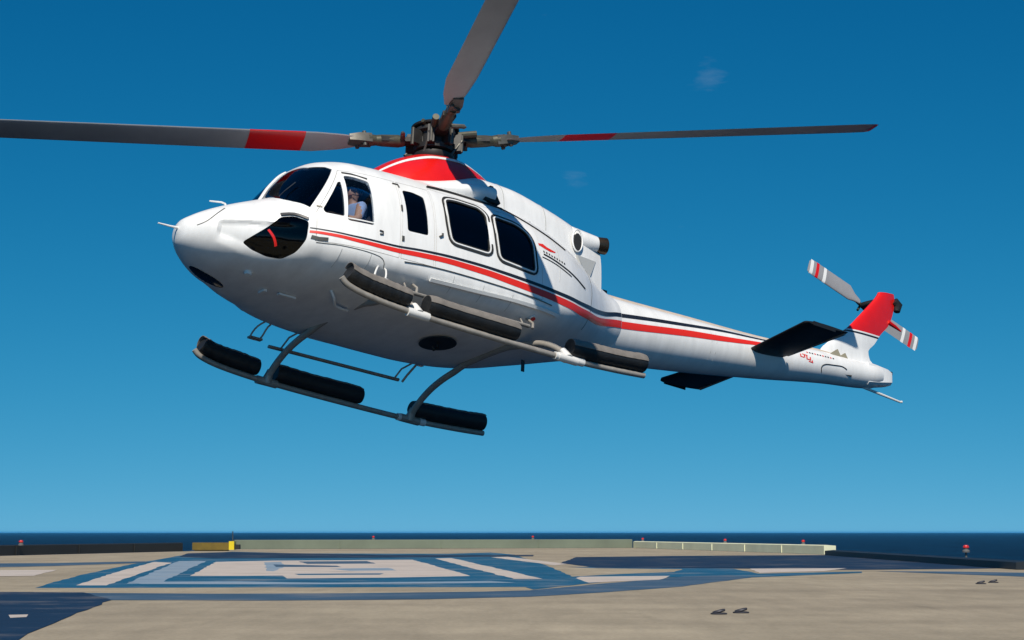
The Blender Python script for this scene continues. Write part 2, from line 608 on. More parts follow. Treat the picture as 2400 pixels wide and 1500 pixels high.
# fuselage sections: x, z bottom, z top, half width, z of widest, exponent below, exponent above
SEC = [
    (3.61, 0.98, 1.04, 0.04, 1.01, 2.0, 2.0), (3.58, 0.88, 1.13, 0.16, 1.01, 2.0, 2.0), (3.50, 0.79, 1.20, 0.29, 1.01, 2.1, 2.1),
    (3.35, 0.70, 1.30, 0.45, 1.02, 2.2, 2.1), (3.10, 0.62, 1.43, 0.66, 1.02, 2.3, 2.1), (2.80, 0.58, 1.56, 0.87, 1.03, 2.4, 2.1),
    (2.58, 0.56, 1.66, 1.00, 1.03, 2.5, 2.1), (2.44, 0.55, 1.90, 1.07, 1.03, 2.5, 2.2), (2.25, 0.54, 2.14, 1.16, 1.03, 2.5, 2.3),
    (2.05, 0.53, 2.26, 1.24, 1.00, 2.7, 2.4), (1.75, 0.53, 2.32, 1.32, 0.96, 2.9, 2.6), (1.30, 0.525, 2.34, 1.38, 0.93, 3.0, 2.7),
    (0.60, 0.52, 2.36, 1.41, 0.92, 3.0, 2.8), (-0.20, 0.53, 2.38, 1.41, 0.93, 3.0, 2.8), (-0.80, 0.56, 2.36, 1.38, 0.97, 2.9, 2.7),
    (-1.30, 0.62, 2.30, 1.28, 1.04, 2.8, 2.5), (-1.80, 0.72, 2.20, 1.06, 1.14, 2.4, 2.3), (-2.20, 0.82, 2.08, 0.80, 1.22, 2.3, 2.2),
    (-2.60, 0.92, 1.95, 0.56, 1.34, 2.1, 2.1), (-2.90, 0.99, 1.86, 0.45, 1.42, 2.0, 2.0)]
SX = [-s[0] for s in SEC]
_cache = {}


def sec(x):
    k = round(x, 5)
    if k not in _cache:
        _cache[k] = [pchip(SX, [s[i] for s in SEC], -x) for i in range(1, 7)]
    return _cache[k]


def ledge(x, z):
    """how far the flank under the nose ledge is set in"""
    zl = 1.078
    zlo = 0.66 + 0.16 * min(1.0, max(0.0, (x - 2.9) / 0.4))
    if x > 3.33 or x < 2.36 or z > zl or z < zlo:
        return 0.0
    fx = min(1.0, (3.33 - x) / 0.06) * min(1.0, (x - 2.36) / 0.30)
    u = (zl - z) / (zl - zlo - 0.12)
    fz = min(1.0, (zl - z) / 0.04) * (0.6 + 0.4 * min(u, 1.0)) * (1.0 if u <= 1 else (z - zlo) / 0.12)
    return 0.062 * fx * fz


def yside(x, z):
    zb, zt, w, zw, nl, nu = sec(x)
    if z >= zw:
        t, e = (z - zw) / (zt - zw), nu
    else:
        t, e = (zw - z) / (zw - zb), nl
    y = w * max(0.0, 1 - abs(t) ** e) ** (1 / e)
    return max(y * 0.5, y - ledge(x, z))


def surf(x, z, side=1, off=0.0):
    d = 0.004
    y = yside(x, z)
    tx = Vector((2 * d, yside(x + d, z) - yside(x - d, z), 0))
    tz = Vector((0, yside(x, z + d) - yside(x, z - d), 2 * d))
    nn = tz.cross(tx).normalized()
    if nn.y < 0:
        nn = -nn
    p_ = Vector((x, y, z)) + nn * off
    nn = nn.copy()
    if side < 0:
        p_.y, nn.y = -p_.y, -nn.y
    return p_, nn


NR = 128


def ring(x):
    zb, zt, w, zw, nl, nu = sec(x)
    out = []
    for k in range(NR):
        t = 2 * math.pi * (k + 0.5) / NR
        c_, s_ = math.cos(t), math.sin(t)
        e = 2 / (nu if s_ >= 0 else nl)
        y = w * math.copysign(abs(c_) ** e, c_)
        z = zw + (zt - zw) * abs(s_) ** e if s_ >= 0 else zw - (zw - zb) * abs(s_) ** e
        if 2.3 < x < 3.35:
            y = math.copysign(max(abs(y) * 0.5, abs(y) - ledge(x, z)), y)
        out.append(Vector((x, y, z)))
    return out


XS = [3.61, 3.605, 3.595, 3.58, 3.56, 3.53, 3.49, 3.44, 3.39, 3.345, 3.325, 3.30, 3.27, 3.21]
x_ = 3.15
while x_ > -2.9:
    XS.append(round(x_, 4))
    x_ -= 0.035 if x_ > 1.9 else 0.07
XS.append(-2.9)
rings = [ring(x) for x in XS]


def offset_rings(d):
    """the loft shrunk by d along its normals"""
    out = []
    for i, rg in enumerate(rings):
        a, b = rings[max(i - 1, 0)], rings[min(i + 1, len(rings) - 1)]
        rr = []
        for k in range(NR):
            tx = b[k] - a[k]
            tt = rg[(k + 1) % NR] - rg[k - 1]
            nn = tx.cross(tt)
            nn = nn.normalized() if nn.length > 1e-9 else Vector((1, 0, 0))
            zc = sec(XS[i])[3]
            if nn.dot(rg[k] - Vector((XS[i], 0, zc))) < 0:
                nn = -nn
            if i == 0:
                nn = Vector((1, 0, 0))
            rr.append(rg[k] - nn * d)
        out.append(rr)
    return out


def shell_mesh(d0, d1, i0=0, i1=None, mats=(WHITE, DARKIN)):
    """hollow closed shell between two offsets of the loft"""
    m = MB()
    r0 = rings if d0 == 0 else offset_rings(d0)
    r1 = offset_rings(d1)
    m.loft(r0, 0)
    b = len(m.v)
    m.loft(r1[2:], 1)
    nf = len(m.f)
    me = bpy.data.meshes.new('shell')
    half = nf - ((len(r1) - 3) * NR + 2)
    faces = [f for f in m.f[:half]] + [tuple(reversed(f)) for f in m.f[half:]]
    me.from_pydata([tuple(v) for v in m.v], [], faces)
    for q in mats:
        me.materials.append(q)
    for pg, i in zip(me.polygons, m.mi):
        pg.material_index = i
    # make the outer skin point outwards
    p0 = me.polygons[NR * 40 + 10]
    if p0.normal.dot(Vector(p0.center) - Vector((p0.center.x, 0, 1.2))) < 0:
        me.flip_normals()
    return me


SHELL = shell_mesh(0.0, 0.035)
PANE = shell_mesh(0.008, 0.016, mats=(GDARK,))


def prism(poly, y0, y1, into=None):
    m = into or MB()
    k = len(poly)
    m.add([(x, y0, z) for x, z in poly] + [(x, y1, z) for x, z in poly],
          [tuple(range(k)), tuple(k + i for i in reversed(range(k)))] + [(i, i + k, (i + 1) % k + k, (i + 1) % k) for i in range(k)])
    return m


def prism_mesh(items):
    m = MB()
    for poly, y0, y1 in items:
        prism(poly, y0, y1, m)
    me = bpy.data.meshes.new('cut')
    me.from_pydata([tuple(v) for v in m.v], [], m.f)
    bm = bmesh.new()
    bm.from_mesh(me)
    bmesh.ops.recalc_face_normals(bm, faces=bm.faces)
    bm.to_mesh(me)
    bm.free()
    return me


def inset(poly, d):
    """shrink a polygon by d"""
    k = len(poly)
    area = sum(poly[i][0] * poly[(i + 1) % k][1] - poly[(i + 1) % k][0] * poly[i][1] for i in range(k))
    sg = 1 if area > 0 else -1
    out = []
    for i in range(k):
        a, b, c_ = Vector(poly[i - 1]), Vector(poly[i]), Vector(poly[(i + 1) % k])
        u, v = (b - a).normalized(), (c_ - b).normalized()
        n1, n2 = Vector((-u.y, u.x)) * sg, Vector((-v.y, v.x)) * sg
        bis = (n1 + n2).normalized()
        out.append(tuple(b + bis * (d / max(bis.dot(n1), 0.4))))
    return out


def rounded(poly, r=0.05, n=4):
    out = []
    k = len(poly)
    for i in range(k):
        a, b, c_ = Vector(poly[i - 1]), Vector(poly[i]), Vector(poly[(i + 1) % k])
        rr = min(r, (a - b).length * 0.45, (c_ - b).length * 0.45)
        p0, p1 = b + (a - b).normalized() * rr, b + (c_ - b).normalized() * rr
        for j in range(n + 1):
            t = j / n
            out.append(tuple(p0 * (1 - t) ** 2 + b * 2 * t * (1 - t) + p1 * t * t))
    return out


W_SHIELD = [(2.425, 1.315), (2.55, 1.41), (2.61, 1.47), (2.66, 1.60), (2.85, 1.95), (2.6, 2.5), (2.27, 2.4), (2.23, 2.04), (2.12, 2.015), (2.075, 1.965)]
W_TRI = rounded([(2.09, 1.74), (2.055, 1.75), (2.055, 1.25), (2.27, 1.265), (2.295, 1.31)], 0.03)
W_DOOR = rounded([(2.00, 1.865), (1.90, 1.865), (1.71, 1.82), (1.69, 1.205), (2.02, 1.205)], 0.04)
W_HINGE = rounded([(1.265, 1.83), (1.12, 1.845), (0.965, 1.81), (0.95, 1.265), (1.245, 1.25)], 0.04)
W_ONE = rounded([(0.655, 1.90), (0.47, 1.945), (0.10, 1.945), (0.01, 1.86), (0.012, 1.27), (0.62, 1.265), (0.665, 1.52)], 0.09)
W_TWO = rounded([(-0.085, 1.885), (-0.47, 1.875), (-0.64, 1.79), (-0.70, 1.65), (-0.715, 1.22), (-0.115, 1.245), (-0.085, 1.5)], 0.09)
W_CHIN = rounded([(3.05, 0.83), (2.84, 1.02), (2.73, 1.15), (2.59, 1.175), (2.44, 1.12), (2.44, 0.90), (2.49, 0.76), (2.60, 0.685), (2.76, 0.70), (2.95, 0.765)], 0.04)
D_CREW = [(2.355, 0.89), (2.365, 1.27), (2.03, 1.955), (1.33, 1.955), (1.345, 0.865)]
D_HINGE = [(1.325, 0.868), (1.31, 1.955), (0.86, 1.975), (0.86, 0.875)]
D_SLIDE = [(0.84, 0.875), (0.84, 2.01), (-0.80, 2.015), (-0.83, 0.905)]

cuts = [(W_SHIELD, 0.035, 2.5), (W_SHIELD, -2.5, -0.035)]
for s in (1, -1):
    for q in (D_CREW, D_HINGE, D_SLIDE):
        cuts.append((q, 0.5 * s, 2.5 * s))
    cuts.append((W_CHIN, 0.3 * s, 2.5 * s))
fus_me = boolean(SHELL.copy(), prism_mesh(cuts), 'DIFFERENCE')
fus = link('fuselage', fus_me, HELI, 30)


def pane(poly, y0, y1, m, parent, name='window_pane'):
    me = boolean(PANE.copy(), prism_mesh([(poly, y0, y1)]), 'INTERSECT')
    me.materials.clear()
    me.materials.append(m)
    return link(name, me, parent, 40)


def ribbon(pts, w, m, parent, name, side=1, off=0.003, th=0.006, closed=False, n=1, widths=None):
    """a thin strip laid on the fuselage along (x, z) points"""
    if n > 1:
        pts = [(v.x, v.y) for v in spline([(a, b, 0) for a, b in pts], n)]
    k = len(pts)
    rg = []
    for i in range(k):
        a = Vector(pts[(i - 1) % k] if closed else pts[max(i - 1, 0)])
        b = Vector(pts[(i + 1) % k] if closed else pts[min(i + 1, k - 1)])
        t = (b - a).normalized()
        pn = Vector((-t.y, t.x))
        hw = (widths[min(int(i / max(k - 1, 1) * (len(widths) - 1) + 0.5), len(widths) - 1)] if widths else w) / 2
        c0 = Vector(pts[i])
        A, nA = surf(*(c0 + pn * hw), side)
        B, nB = surf(*(c0 - pn * hw), side)
        rg.append([A + nA * (off + th * 0), A + nA * off + nA * th, B + nB * off + nB * th, B + nB * off])
    m_ = MB()
    if closed:
        rg.append(rg[0])
    m_.loft(rg, 0, cap=not closed)
    return m_.build(name, m, parent, 30)


def sheet_band(pts_lo, pts_hi, m, parent, name, side, off=0.0035, rows=3):
    """a painted band between two (x, z) curves, wrapped on the skin"""
    v, f = [], []
    k = len(pts_lo)
    for i in range(k):
        for j in range(rows + 1):
            t = j / rows
            q = Vector(pts_lo[i]) * (1 - t) + Vector(pts_hi[i]) * t
            v.append(surf(q.x, q.y, side, off)[0])
    for i in range(k - 1):
        for j in range(rows):
            a = i * (rows + 1) + j
            f.append((a, a + 1, a + rows + 2, a + rows + 1))
    return obj(name, v, f, m, parent, 40)


# windshield and chin windows
for s in (1, -1):
    y0, y1 = (0.036, 2.5) if s > 0 else (-2.5, -0.036)
    pane(W_SHIELD, y0, y1, GWIND, fus, 'windshield_pane')
    pane(W_CHIN, 0.3 * s, 2.5 * s, GDARK, fus, 'chin_window')
    # doors
    for nm, dp, wins in (('crew_door', D_CREW, [(W_TRI, GCLEAR), (W_DOOR, GSIDE)]), ('hinged_panel', D_HINGE, [(W_HINGE, GDARK)]),
                         ('sliding_door', D_SLIDE, [(W_ONE, GDARK), (W_TWO, GDARK)])):
        me = boolean(SHELL.copy(), prism_mesh([(inset(dp, 0.007), 0.5 * s, 2.5 * s)]), 'INTERSECT')
        me = boolean(me, prism_mesh([(w_, 0.4 * s, 2.6 * s) for w_, g_ in wins]), 'DIFFERENCE')
        d = link(nm, me, HELI, 30)
        for w_, g_ in wins:
            pane(w_, 0.4 * s, 2.6 * s, g_, d)
        if nm == 'sliding_door':
            for w_ in (W_ONE, W_TWO):
                ribbon(inset(w_, -0.022), 0.026, SEAL, d, 'window_seal', s, 0.001, 0.008, closed=True)
                ribbon(inset(w_, 0.008), 0.016, TRIM, d, 'window_frame', s, 0.002, 0.012, closed=True)
                ribbon(inset(w_, 0.026), 0.020, SEAL, d, 'window_seal', s, -0.004, 0.010, closed=True)
            ribbon([(0.80, 1.29), (0.755, 1.315), (0.755, 1.345)], 0.018, STEEL, d, 'door_handle', s, 0.004, 0.02)
        elif nm == 'crew_door':
            ribbon([(1.625, 1.155), (1.58, 1.15), (1.58, 1.115), (1.62, 1.11)], 0.012, STEEL, d, 'door_handle', s, 0.003, 0.015)
            ribbon([(2.00, 1.91), (1.90, 1.905), (1.72, 1.865)], 0.022, SEAL, d, 'window_seal', s, 0.002, 0.006)
            ribbon([(2.02, 1.235), (1.86, 1.235), (1.70, 1.235)], 0.014, TRIM, d, 'window_frame', s, -0.006, 0.012)
        else:
            ribbon([(1.31, 1.10), (1.31, 1.16)], 0.03, STEEL, d, 'hinge', s, 0.003, 0.012)
            ribbon([(1.32, 1.50), (1.32, 1.58)], 0.02, STEEL, d, 'hinge', s, 0.003, 0.012)
    # stripes: split at the doors is hidden in the skin gaps
    rx = [2.425, 2.27, 2.08, 1.87, 1.46, 1.03, 0.56, 0.07, -0.32, -0.85, -1.52, -1.9, -2.2, -2.45, -2.60, -2.75, -2.89]
    rz = [0.997, 0.992, 0.981, 0.965, 0.955, 0.984, 1.012, 1.018, 1.004, 0.995, 1.02, 1.075, 1.14, 1.225, 1.28, 1.325, 1.36]
    rw = [0.030, 0.034, 0.04, 0.046, 0.055, 0.064, 0.072, 0.08, 0.086, 0.092, 0.098, 0.10, 0.10, 0.10, 0.10, 0.10, 0.10]
    kx = [2.425, 2.18, 1.88, 1.47, 1.03, 0.56, 0.07, -0.32, -0.85, -1.50, -1.9, -2.17, -2.45, -2.60, -2.75, -2.89]
    kz = [1.043, 1.030, 1.012, 1.008, 1.046, 1.078, 1.092, 1.088, 1.085, 1.118, 1.185, 1.255, 1.345, 1.40, 1.455, 1.495]
    kw = [0.014, 0.016, 0.020, 0.024, 0.027, 0.032, 0.036, 0.040, 0.044, 0.050, 0.055, 0.06, 0.06, 0.06, 0.06, 0.06]
    nx = [-a for a in rx]
    xs = [2.425 - i * 5.315 / 96 for i in range(97)]
    for X_, Z_, Wd, mt, nm in ((rx, rz, rw, REDSTRIPE, 'red_stripe'), (kx, kz, kw, BLACKP, 'black_stripe')):
        nx = [-a for a in X_]
        lo, hi = [], []
        for x in xs:
            zc, ww = pchip(nx, Z_, -x), pchip(nx, Wd, -x)
            lo.append((x, zc - ww / 2))
            hi.append((x, zc + ww / 2))
        sheet_band(lo, hi, mt, fus, nm, s)
    # seams, rails and mouldings on the skin
    ribbon([(1.27, 0.84), (0.946, 0.868), (0.45, 0.888), (-0.2, 0.896), (-1.0, 0.886)], 0.010, STEEL, fus, 'door_track', s, 0.002, 0.010, n=4)
    ribbon([(0.83, 2.035), (0.43, 2.085), (0.0, 2.095), (-0.4, 2.10), (-0.86, 1.955), (-1.11, 1.90), (-1.4, 1.83)], 0.016, SEAL, fus, 'roof_door_rail', s, 0.003, 0.010, n=5)
    ribbon([(0.80, 2.065), (0.43, 2.115), (0.0, 2.125), (-0.4, 2.13)], 0.016, SEAL, fus, 'roof_door_rail', s, 0.003, 0.010, n=5)
    ribbon([(-0.86, 1.55), (-1.1, 1.525), (-1.45, 1.46), (-1.75, 1.39)], 0.014, SEAL, fus, 'door_track', s, 0.002, 0.008, n=4)
    ribbon([(-0.83, 1.50), (-1.1, 1.478), (-1.4, 1.42)], 0.010, STEEL, fus, 'door_track', s, 0.002, 0.006, n=4)
    ribbon([(2.34, 0.875), (2.05, 0.872), (1.60, 0.83), (1.50, 0.72)], 0.008, STEEL, fus, 'panel_seam', s, 0.001, 0.003, n=5)
    for x in (2.05, 1.70, 0.55, 0.10, -0.35):
        ribbon([(x, 0.84), (x + 0.005, 0.74), (x + 0.01, 0.66)], 0.006, MATS['vent_grey'], fus, 'panel_seam', s, 0.001, 0.002, n=3)
    ribbon([(-1.15, 2.0), (-1.17, 1.6), (-1.14, 1.25)], 0.006, MATS['vent_grey'], fus, 'panel_seam', s, 0.001, 0.002, n=4)
    ribbon([(-2.0, 2.05), (-2.02, 1.6), (-1.92, 1.2), (-1.85, 0.9)], 0.008, STEEL, fus, 'panel_seam', s, 0.001, 0.002, n=5)
    ribbon([(0.88, 0.735), (0.26, 0.755), (-0.39, 0.785), (-1.15, 0.822)], 0.030, TRIM, fus, 'flank_highlight', s, 0.004, 0.035, n=5)  # white strip standing in for the sunlit highlight low on the flank
    ribbon([(2.40, 0.935), (2.32, 0.92), (2.22, 0.925)], 0.04, STEEL, fus, 'air_inlet', s, 0.002, 0.008)
    ribbon([(2.36, 1.345), (2.30, 1.335)], 0.016, STEEL, fus, 'door_latch', s, 0.002, 0.008)
    ribbon([(1.375, 1.90), (1.30, 1.905), (1.295, 1.86)], 0.012, STEEL, fus, 'door_stop', s, 0.002, 0.012)
    # red emblem with small lettering strokes behind the cabin windows
    sheet_band([(-0.80, 1.665), (-0.90, 1.645), (-1.0, 1.635), (-1.10, 1.655)], [(-0.79, 1.69), (-0.88, 1.71), (-0.95, 1.685), (-1.12, 1.675)], REDSTRIPE, fus, 'emblem', s)
    for i in range(9):
        x = -0.86 - i * 0.05
        z = 1.595 - i * 0.004
        sheet_band([(x, z - 0.014), (x - 0.028, z - 0.016)], [(x, z + 0.012), (x - 0.028, z + (0.012 if i % 3 else 0.002))], STEEL, fus, 'lettering', s, rows=1)
    # round red fuel cap low on the flank
    c0, cn = surf(-0.80, 0.70, s, 0.004)
    cq = cn.to_track_quat('Z', 'Y')
    m_ = MB().tube([c0, c0 + cn * 0.012], 0.052, 18)
    o = m_.build('filler_ring', TRIM, fus)
    MB().tube([c0 + cn * 0.012, c0 + cn * 0.02], 0.034, 16).build('filler_cap', RED, o)
    # forward side step bracket
for s in (1, -1):
    ribbon([(3.22, 1.27), (3.32, 1.17), (3.42, 1.06), (3.50, 1.01)], 0.008, STEEL, fus, 'panel_seam', s, 0.001, 0.002, n=5)

    ribbon([(2.83, 0.985), (2.76, 0.90), (2.71, 0.81)], 0.024, RED, fus, 'red_strap', s, 0.004, 0.006, n=3)
    ribbon([(2.73, 1.175), (2.59, 1.195), (2.45, 1.15)], 0.03, BLACKP, fus, 'chin_hood', s, 0.003, 0.02, n=3)

# windshield centre post capping and wiper
zc = lambda x: sec(x)[1]
pts = [Vector((x, 0, zc(x) + 0.004)) for x in [2.60 - i * 0.03 for i in range(14)]]
MB().tube(pts, 0.035, 10, flat=0.4).build('windshield_post', TRIM, fus)
wp = []
for x, z in ((2.62, 1.5), (2.52, 1.62), (2.44, 1.72)):
    p_, n_ = surf(x, z, 1, 0.03)
    wp.append(p_)
MB().tube(wp, 0.008, 6).build('wiper', BLACKP, fus)
# pitot tubes on the nose
MB().tube([(3.59, 0.02, 1.03), (3.72, 0.02, 1.02), (3.87, 0.02, 1.015)], [0.018, 0.013, 0.009], 8).build('pitot_tube', TRIM, fus)
MB().tube([(2.99, 0.05, 1.42), (3.03, 0.05, 1.50), (3.08, 0.05, 1.505), (3.24, 0.05, 1.475)], [0.016, 0.014, 0.012, 0.009], 8).build('pitot_tube', TRIM, fus)
# dark window low under the nose
def zbot(x, y):
    zb, zt, w, zw, nl, nu = sec(x)
    return zw - (zw - zb) * max(0.0, 1 - min(1, abs(y) / w) ** nl) ** (1 / nl)


v_, f_ = [], []
for i_ in range(6):
    for k in range(28):
        t_ = 2 * math.pi * k / 28
        u_, w_ = 0.27 * (i_ / 5) * math.cos(t_), 0.13 * (i_ / 5) * math.sin(t_)
        x_, y_ = 3.03 + u_ * 0.96 - w_ * 0.28, -0.25 + u_ * 0.28 + w_ * 0.96
        v_.append((x_, y_, zbot(x_, y_) - 0.005))
for i_ in range(5):
    for k in range(28):
        f_.append((i_ * 28 + k, i_ * 28 + (k + 1) % 28, (i_ + 1) * 28 + (k + 1) % 28, (i_ + 1) * 28 + k))
m_ = MB().add(v_, f_)
m_.build('lower_nose_window', SHADES, fus)
# belly fittings
MB().tube([(2.78, 0.32, 0.62), (2.79, 0.33, 0.555)], [0.055, 0.045], 16).build('landing_light', LENS, fus)
MB().box((2.41, 0.05, 0.53), (0.05, 0.13, 0.03)).build('belly_antenna', TRIM, fus)
MB().box((2.13, 0.15, 0.515), (0.24, 0.05, 0.025)).build('belly_antenna', TRIM, fus)
MB().tube(spline([(1.80, 0.62, 0.55), (1.72, 0.58, 0.47), (1.58, 0.40, 0.46), (1.35, 0.30, 0.49)], 5), 0.017, 8).build('drain_hose', TRIM, fus)
MB().box((-1.6, 0, 0.57), (0.05, 0.012, 0.16)).build('belly_antenna', BLACKP, fus)
ell = [Vector((-0.17 + 0.23 * math.cos(2 * math.pi * k / 28), 0.08 + 0.27 * math.sin(2 * math.pi * k / 28), 0)) for k in range(28)]
m_ = MB()
m_.loft([[v + Vector((0, 0, 0.497)) for v in ell], [v * 1.0 + Vector((0, 0, 0.503)) for v in ell]])
hk = m_.build('cargo_hook_well', GREASY, fus)
MB().tube([(-0.17, 0.08, 0.497), (-0.17, 0.08, 0.43), (-0.11, 0.08, 0.40), (-0.09, 0.08, 0.44)], 0.018, 8).build('cargo_hook', GREASY, hk)

# cabin interior
m_ = MB().box((0.65, 0, 0.80), (3.0, 2.0, 0.04))
m_.build('cabin_floor', DARKIN, fus)
MB().box((-0.86, 0, 1.4), (0.04, 2.0, 1.4)).build('cabin_bulkhead', DARKIN, fus)
m_ = MB().box((2.52, 0, 1.24), (0.22, 1.35, 0.30), (0, R(-14), 0))
m_.box((2.36, 0, 0.98), (0.5, 0.34, 0.28))
m_.build('instrument_panel', DARKIN, fus)


def seat(x, y):
    m = MB()
    m.box((x, y, 1.00), (0.48, 0.50, 0.12))
    m.box((x - 0.26, y, 1.34), (0.10, 0.48, 0.66), (0, R(-10), 0))
    m.box((x - 0.32, y, 1.74), (0.08, 0.26, 0.18), (0, R(-8), 0))
    m.box((x, y, 0.93), (0.34, 0.36, 0.22))
    return m.build('crew_seat', SEATM, fus)


seat(1.72, 0.82)
seat(1.72, -0.82)
for y in (-0.8, -0.27, 0.27, 0.8):
    m_ = MB().box((-0.42, y, 1.13), (0.46, 0.46, 0.10)).box((-0.66, y, 1.45), (0.09, 0.44, 0.62), (0, R(-6), 0))
    m_.build('passenger_seat', SEATM, fus)

# ------------------------------------------------------------------ upper cowlings
def cowl_ring(x, w, zb, zt, e, n=40):
    out = []
    for k in range(n):
        t = math.pi * k / (n - 1)
        c_, s_ = math.cos(t), math.sin(t)
        out.append(Vector((x, w * math.copysign(abs(c_) ** (2 / e), c_), zb + (zt - zb) * abs(s_) ** (2 / e))))
    return out


def cowl(stations, name, m, parent=HELI):
    mb_ = MB()
    xs_ = [-s_[0] for s_ in stations]
    rg = []
    k = 60
    for i in range(k + 1):
        x = stations[0][0] + (stations[-1][0] - stations[0][0]) * i / k
        rg.append(cowl_ring(x, *[pchip(xs_, [s_[j] for s_ in stations], -x) for j in range(1, 5)]))
    mb_.loft(rg)
    return mb_.build(name, m, parent, 40)


COWL = [(1.30, 0.60, 2.15, 2.32, 2.4), (1.10, 0.72, 2.1, 2.345, 2.6), (0.60, 0.80, 2.05, 2.43, 3.0), (0.10, 0.82, 2.05, 2.58, 3.6), (-0.35, 0.79, 2.0, 2.74, 4.0),
        (-0.80, 0.75, 1.95, 2.75, 4.4), (-1.4, 0.71, 1.85, 2.67, 4.6), (-2.0, 0.66, 1.55, 2.55, 4.8), (-2.42, 0.58, 1.40, 2.44, 4.6)]
cow = cowl(COWL, 'engine_cowling', WHITE)
DOME = [(1.16, 0.10, 2.25, 2.36, 2.0), (1.08, 0.34, 2.2, 2.47, 2.0), (0.92, 0.50, 2.2, 2.63, 2.1), (0.62, 0.62, 2.2, 2.84, 2.2), (0.25, 0.68, 2.2, 3.00, 2.2),
        (-0.12, 0.68, 2.2, 3.06, 2.2), (-0.45, 0.64, 2.2, 2.98, 2.2), (-0.72, 0.58, 2.2, 2.83, 2.2), (-0.98, 0.50, 2.2, 2.66, 2.2)]
dome = cowl(DOME, 'transmission_fairing', RED)


def on_cowl(st, x, ang, off):
    """point on a cowl at section angle (degrees from the left horizontal)"""
    xs_ = [-s_[0] for s_ in st]
    w, zb, zt, e = [pchip(xs_, [s_[j] for s_ in st], -x) for j in range(1, 5)]
    c_, s_ = math.cos(R(ang)), math.sin(R(ang))
    p_ = Vector((x, w * math.copysign(abs(c_) ** (2 / e), c_), zb + (zt - zb) * abs(s_) ** (2 / e)))
    nrm = Vector((0, c_ / w, s_ / (zt - zb))).normalized()
    return p_ + nrm * off


# white trim arc along the red fairing, on both sides
for s in (1, -1):
    rg = []
    for i in range(33):
        x = 1.10 - i * (2.04 / 32)
        a0 = 49
        a = [on_cowl(DOME, x, aa, oo) for aa, oo in ((a0, 0.002), (a0, 0.007), (a0 + 6.5, 0.007), (a0 + 6.5, 0.002))]
        rg.append([Vector((v.x, v.y * s, v.z)) for v in a])
    MB().loft(rg).build('white_trim', TRIM, dome)
    # intake fairing bulge with a dark triangle behind
    rg = []
    N = 20
    for i in range(N):
        t = i / (N - 1)
        x = 0.45 - 0.80 * t
        rad = 0.13 * math.sin(min(t * 1.15, 1) * math.pi / 2) ** 0.8 + 0.004
        zc_ = 2.26 + 0.09 * t
        rg.append([Vector((x, s * (0.79 + 1.35 * rad * math.cos(2 * math.pi * k / 20)), zc_ + rad * math.sin(2 * math.pi * k / 20) * 0.95)) for k in range(20)])
    o = MB().loft(rg).build('intake_fairing', WHITE, cow)
    m_ = MB()
    tri = [(-0.17, 2.235), (-0.30, 2.475), (-0.345, 2.475), (-0.44, 2.25), (-0.42, 2.225)]
    m_.add([(x, s * (0.80 if z > 2.4 else 0.84), z) for x, z in tri] + [(x, s * (0.955 if x > -0.2 else 0.885 if z > 2.4 else 0.93), z) for x, z in tri],
           [(0, 1, 2, 3, 4), (9, 8, 7, 6, 5)] + [(i, i + 5, (i + 1) % 5 + 5, (i + 1) % 5) for i in range(5)])
    m_.build('intake_triangle', SEAL, o, 0)
    # oval cooling outlet in front of the exhaust
    rg = []
    for r_ in (1.0, 0.98):
        rg.append([Vector((-1.90 + 0.06 * math.cos(2 * math.pi * k / 24), s * (0.655 if r_ == 1 else 0.705), 2.20 + 0.125 * math.sin(2 * math.pi * k / 24))) for k in range(24)])
    MB().loft(rg).build('cooling_outlet', SEAL, cow)
    rg = []
    for i in range(24):
        a = 2 * math.pi * i / 24
        c0 = Vector((-1.90 + 0.084 * math.cos(a), s * 0.695, 2.225 + 0.155 * math.sin(a)))
        rg.append(c0)
    MB().tube(rg + [rg[0]], 0.012, 6, cap=False).build('outlet_rim', TRIM, cow)
    # exhaust fairing and pipe
    ax0, ax1 = Vector((-1.95, s * 0.46, 2.30)), Vector((-2.34, s * 0.53, 2.335))
    pts, rr = [], []
    for i in range(9):
        t = i / 8
        pts.append(ax0.lerp(ax1, t))
        rr.append(0.20 - 0.085 * t)
    o = MB().tube(pts, rr, 24).build('exhaust_fairing', WHITE, cow)
    d_ = (ax1 - ax0).normalized()
    m_ = MB()
    ps = [ax1 - d_ * 0.02, ax1 + d_ * 0.04, ax1 + d_ * 0.15, ax1 + d_ * 0.15, ax1 + d_ * 0.02]
    m_.tube(ps[:3], [0.105, 0.112, 0.115], 24, cap=False)
    m_.tube([ps[2], ps[2] + d_ * 0.003, ps[4]], [0.115, 0.10, 0.095], 24, cap=True)
    m_.build('exhaust_pipe', EXH, o)
    # lower louvred fairing under the exhaust
    m_ = MB()
    m_.add([(-1.90, s * 0.70, 2.02), (-2.30, s * 0.60, 2.06), (-2.13, s * 0.68, 1.74), (-1.96, s * 0.75, 1.82), (-1.90, s * 0.60, 2.02), (-2.30, s * 0.50, 2.06), (-2.13, s * 0.55, 1.74), (-1.96, s * 0.62, 1.82)],
           [(0, 1, 2, 3), (7, 6, 5, 4), (0, 4, 5, 1), (1, 5, 6, 2), (2, 6, 7, 3), (3, 7, 4, 0)])
    m_.build('vent_fairing', MATS['vent_grey'], cow, 0)
    # cowl panel seams
    for x in (-0.62, -1.35):
        rg = []
        for i in range(12):
            a = 8 + i * 5.5
            q = [on_cowl(COWL, x + dx, a, oo) for dx, oo in ((0.005, 0.001), (0.005, 0.004), (-0.005, 0.004), (-0.005, 0.001))]
            rg.append([Vector((v.x, v.y * s, v.z)) for v in q])
        MB().loft(rg).build('panel_seam', MATS['vent_grey'], cow)

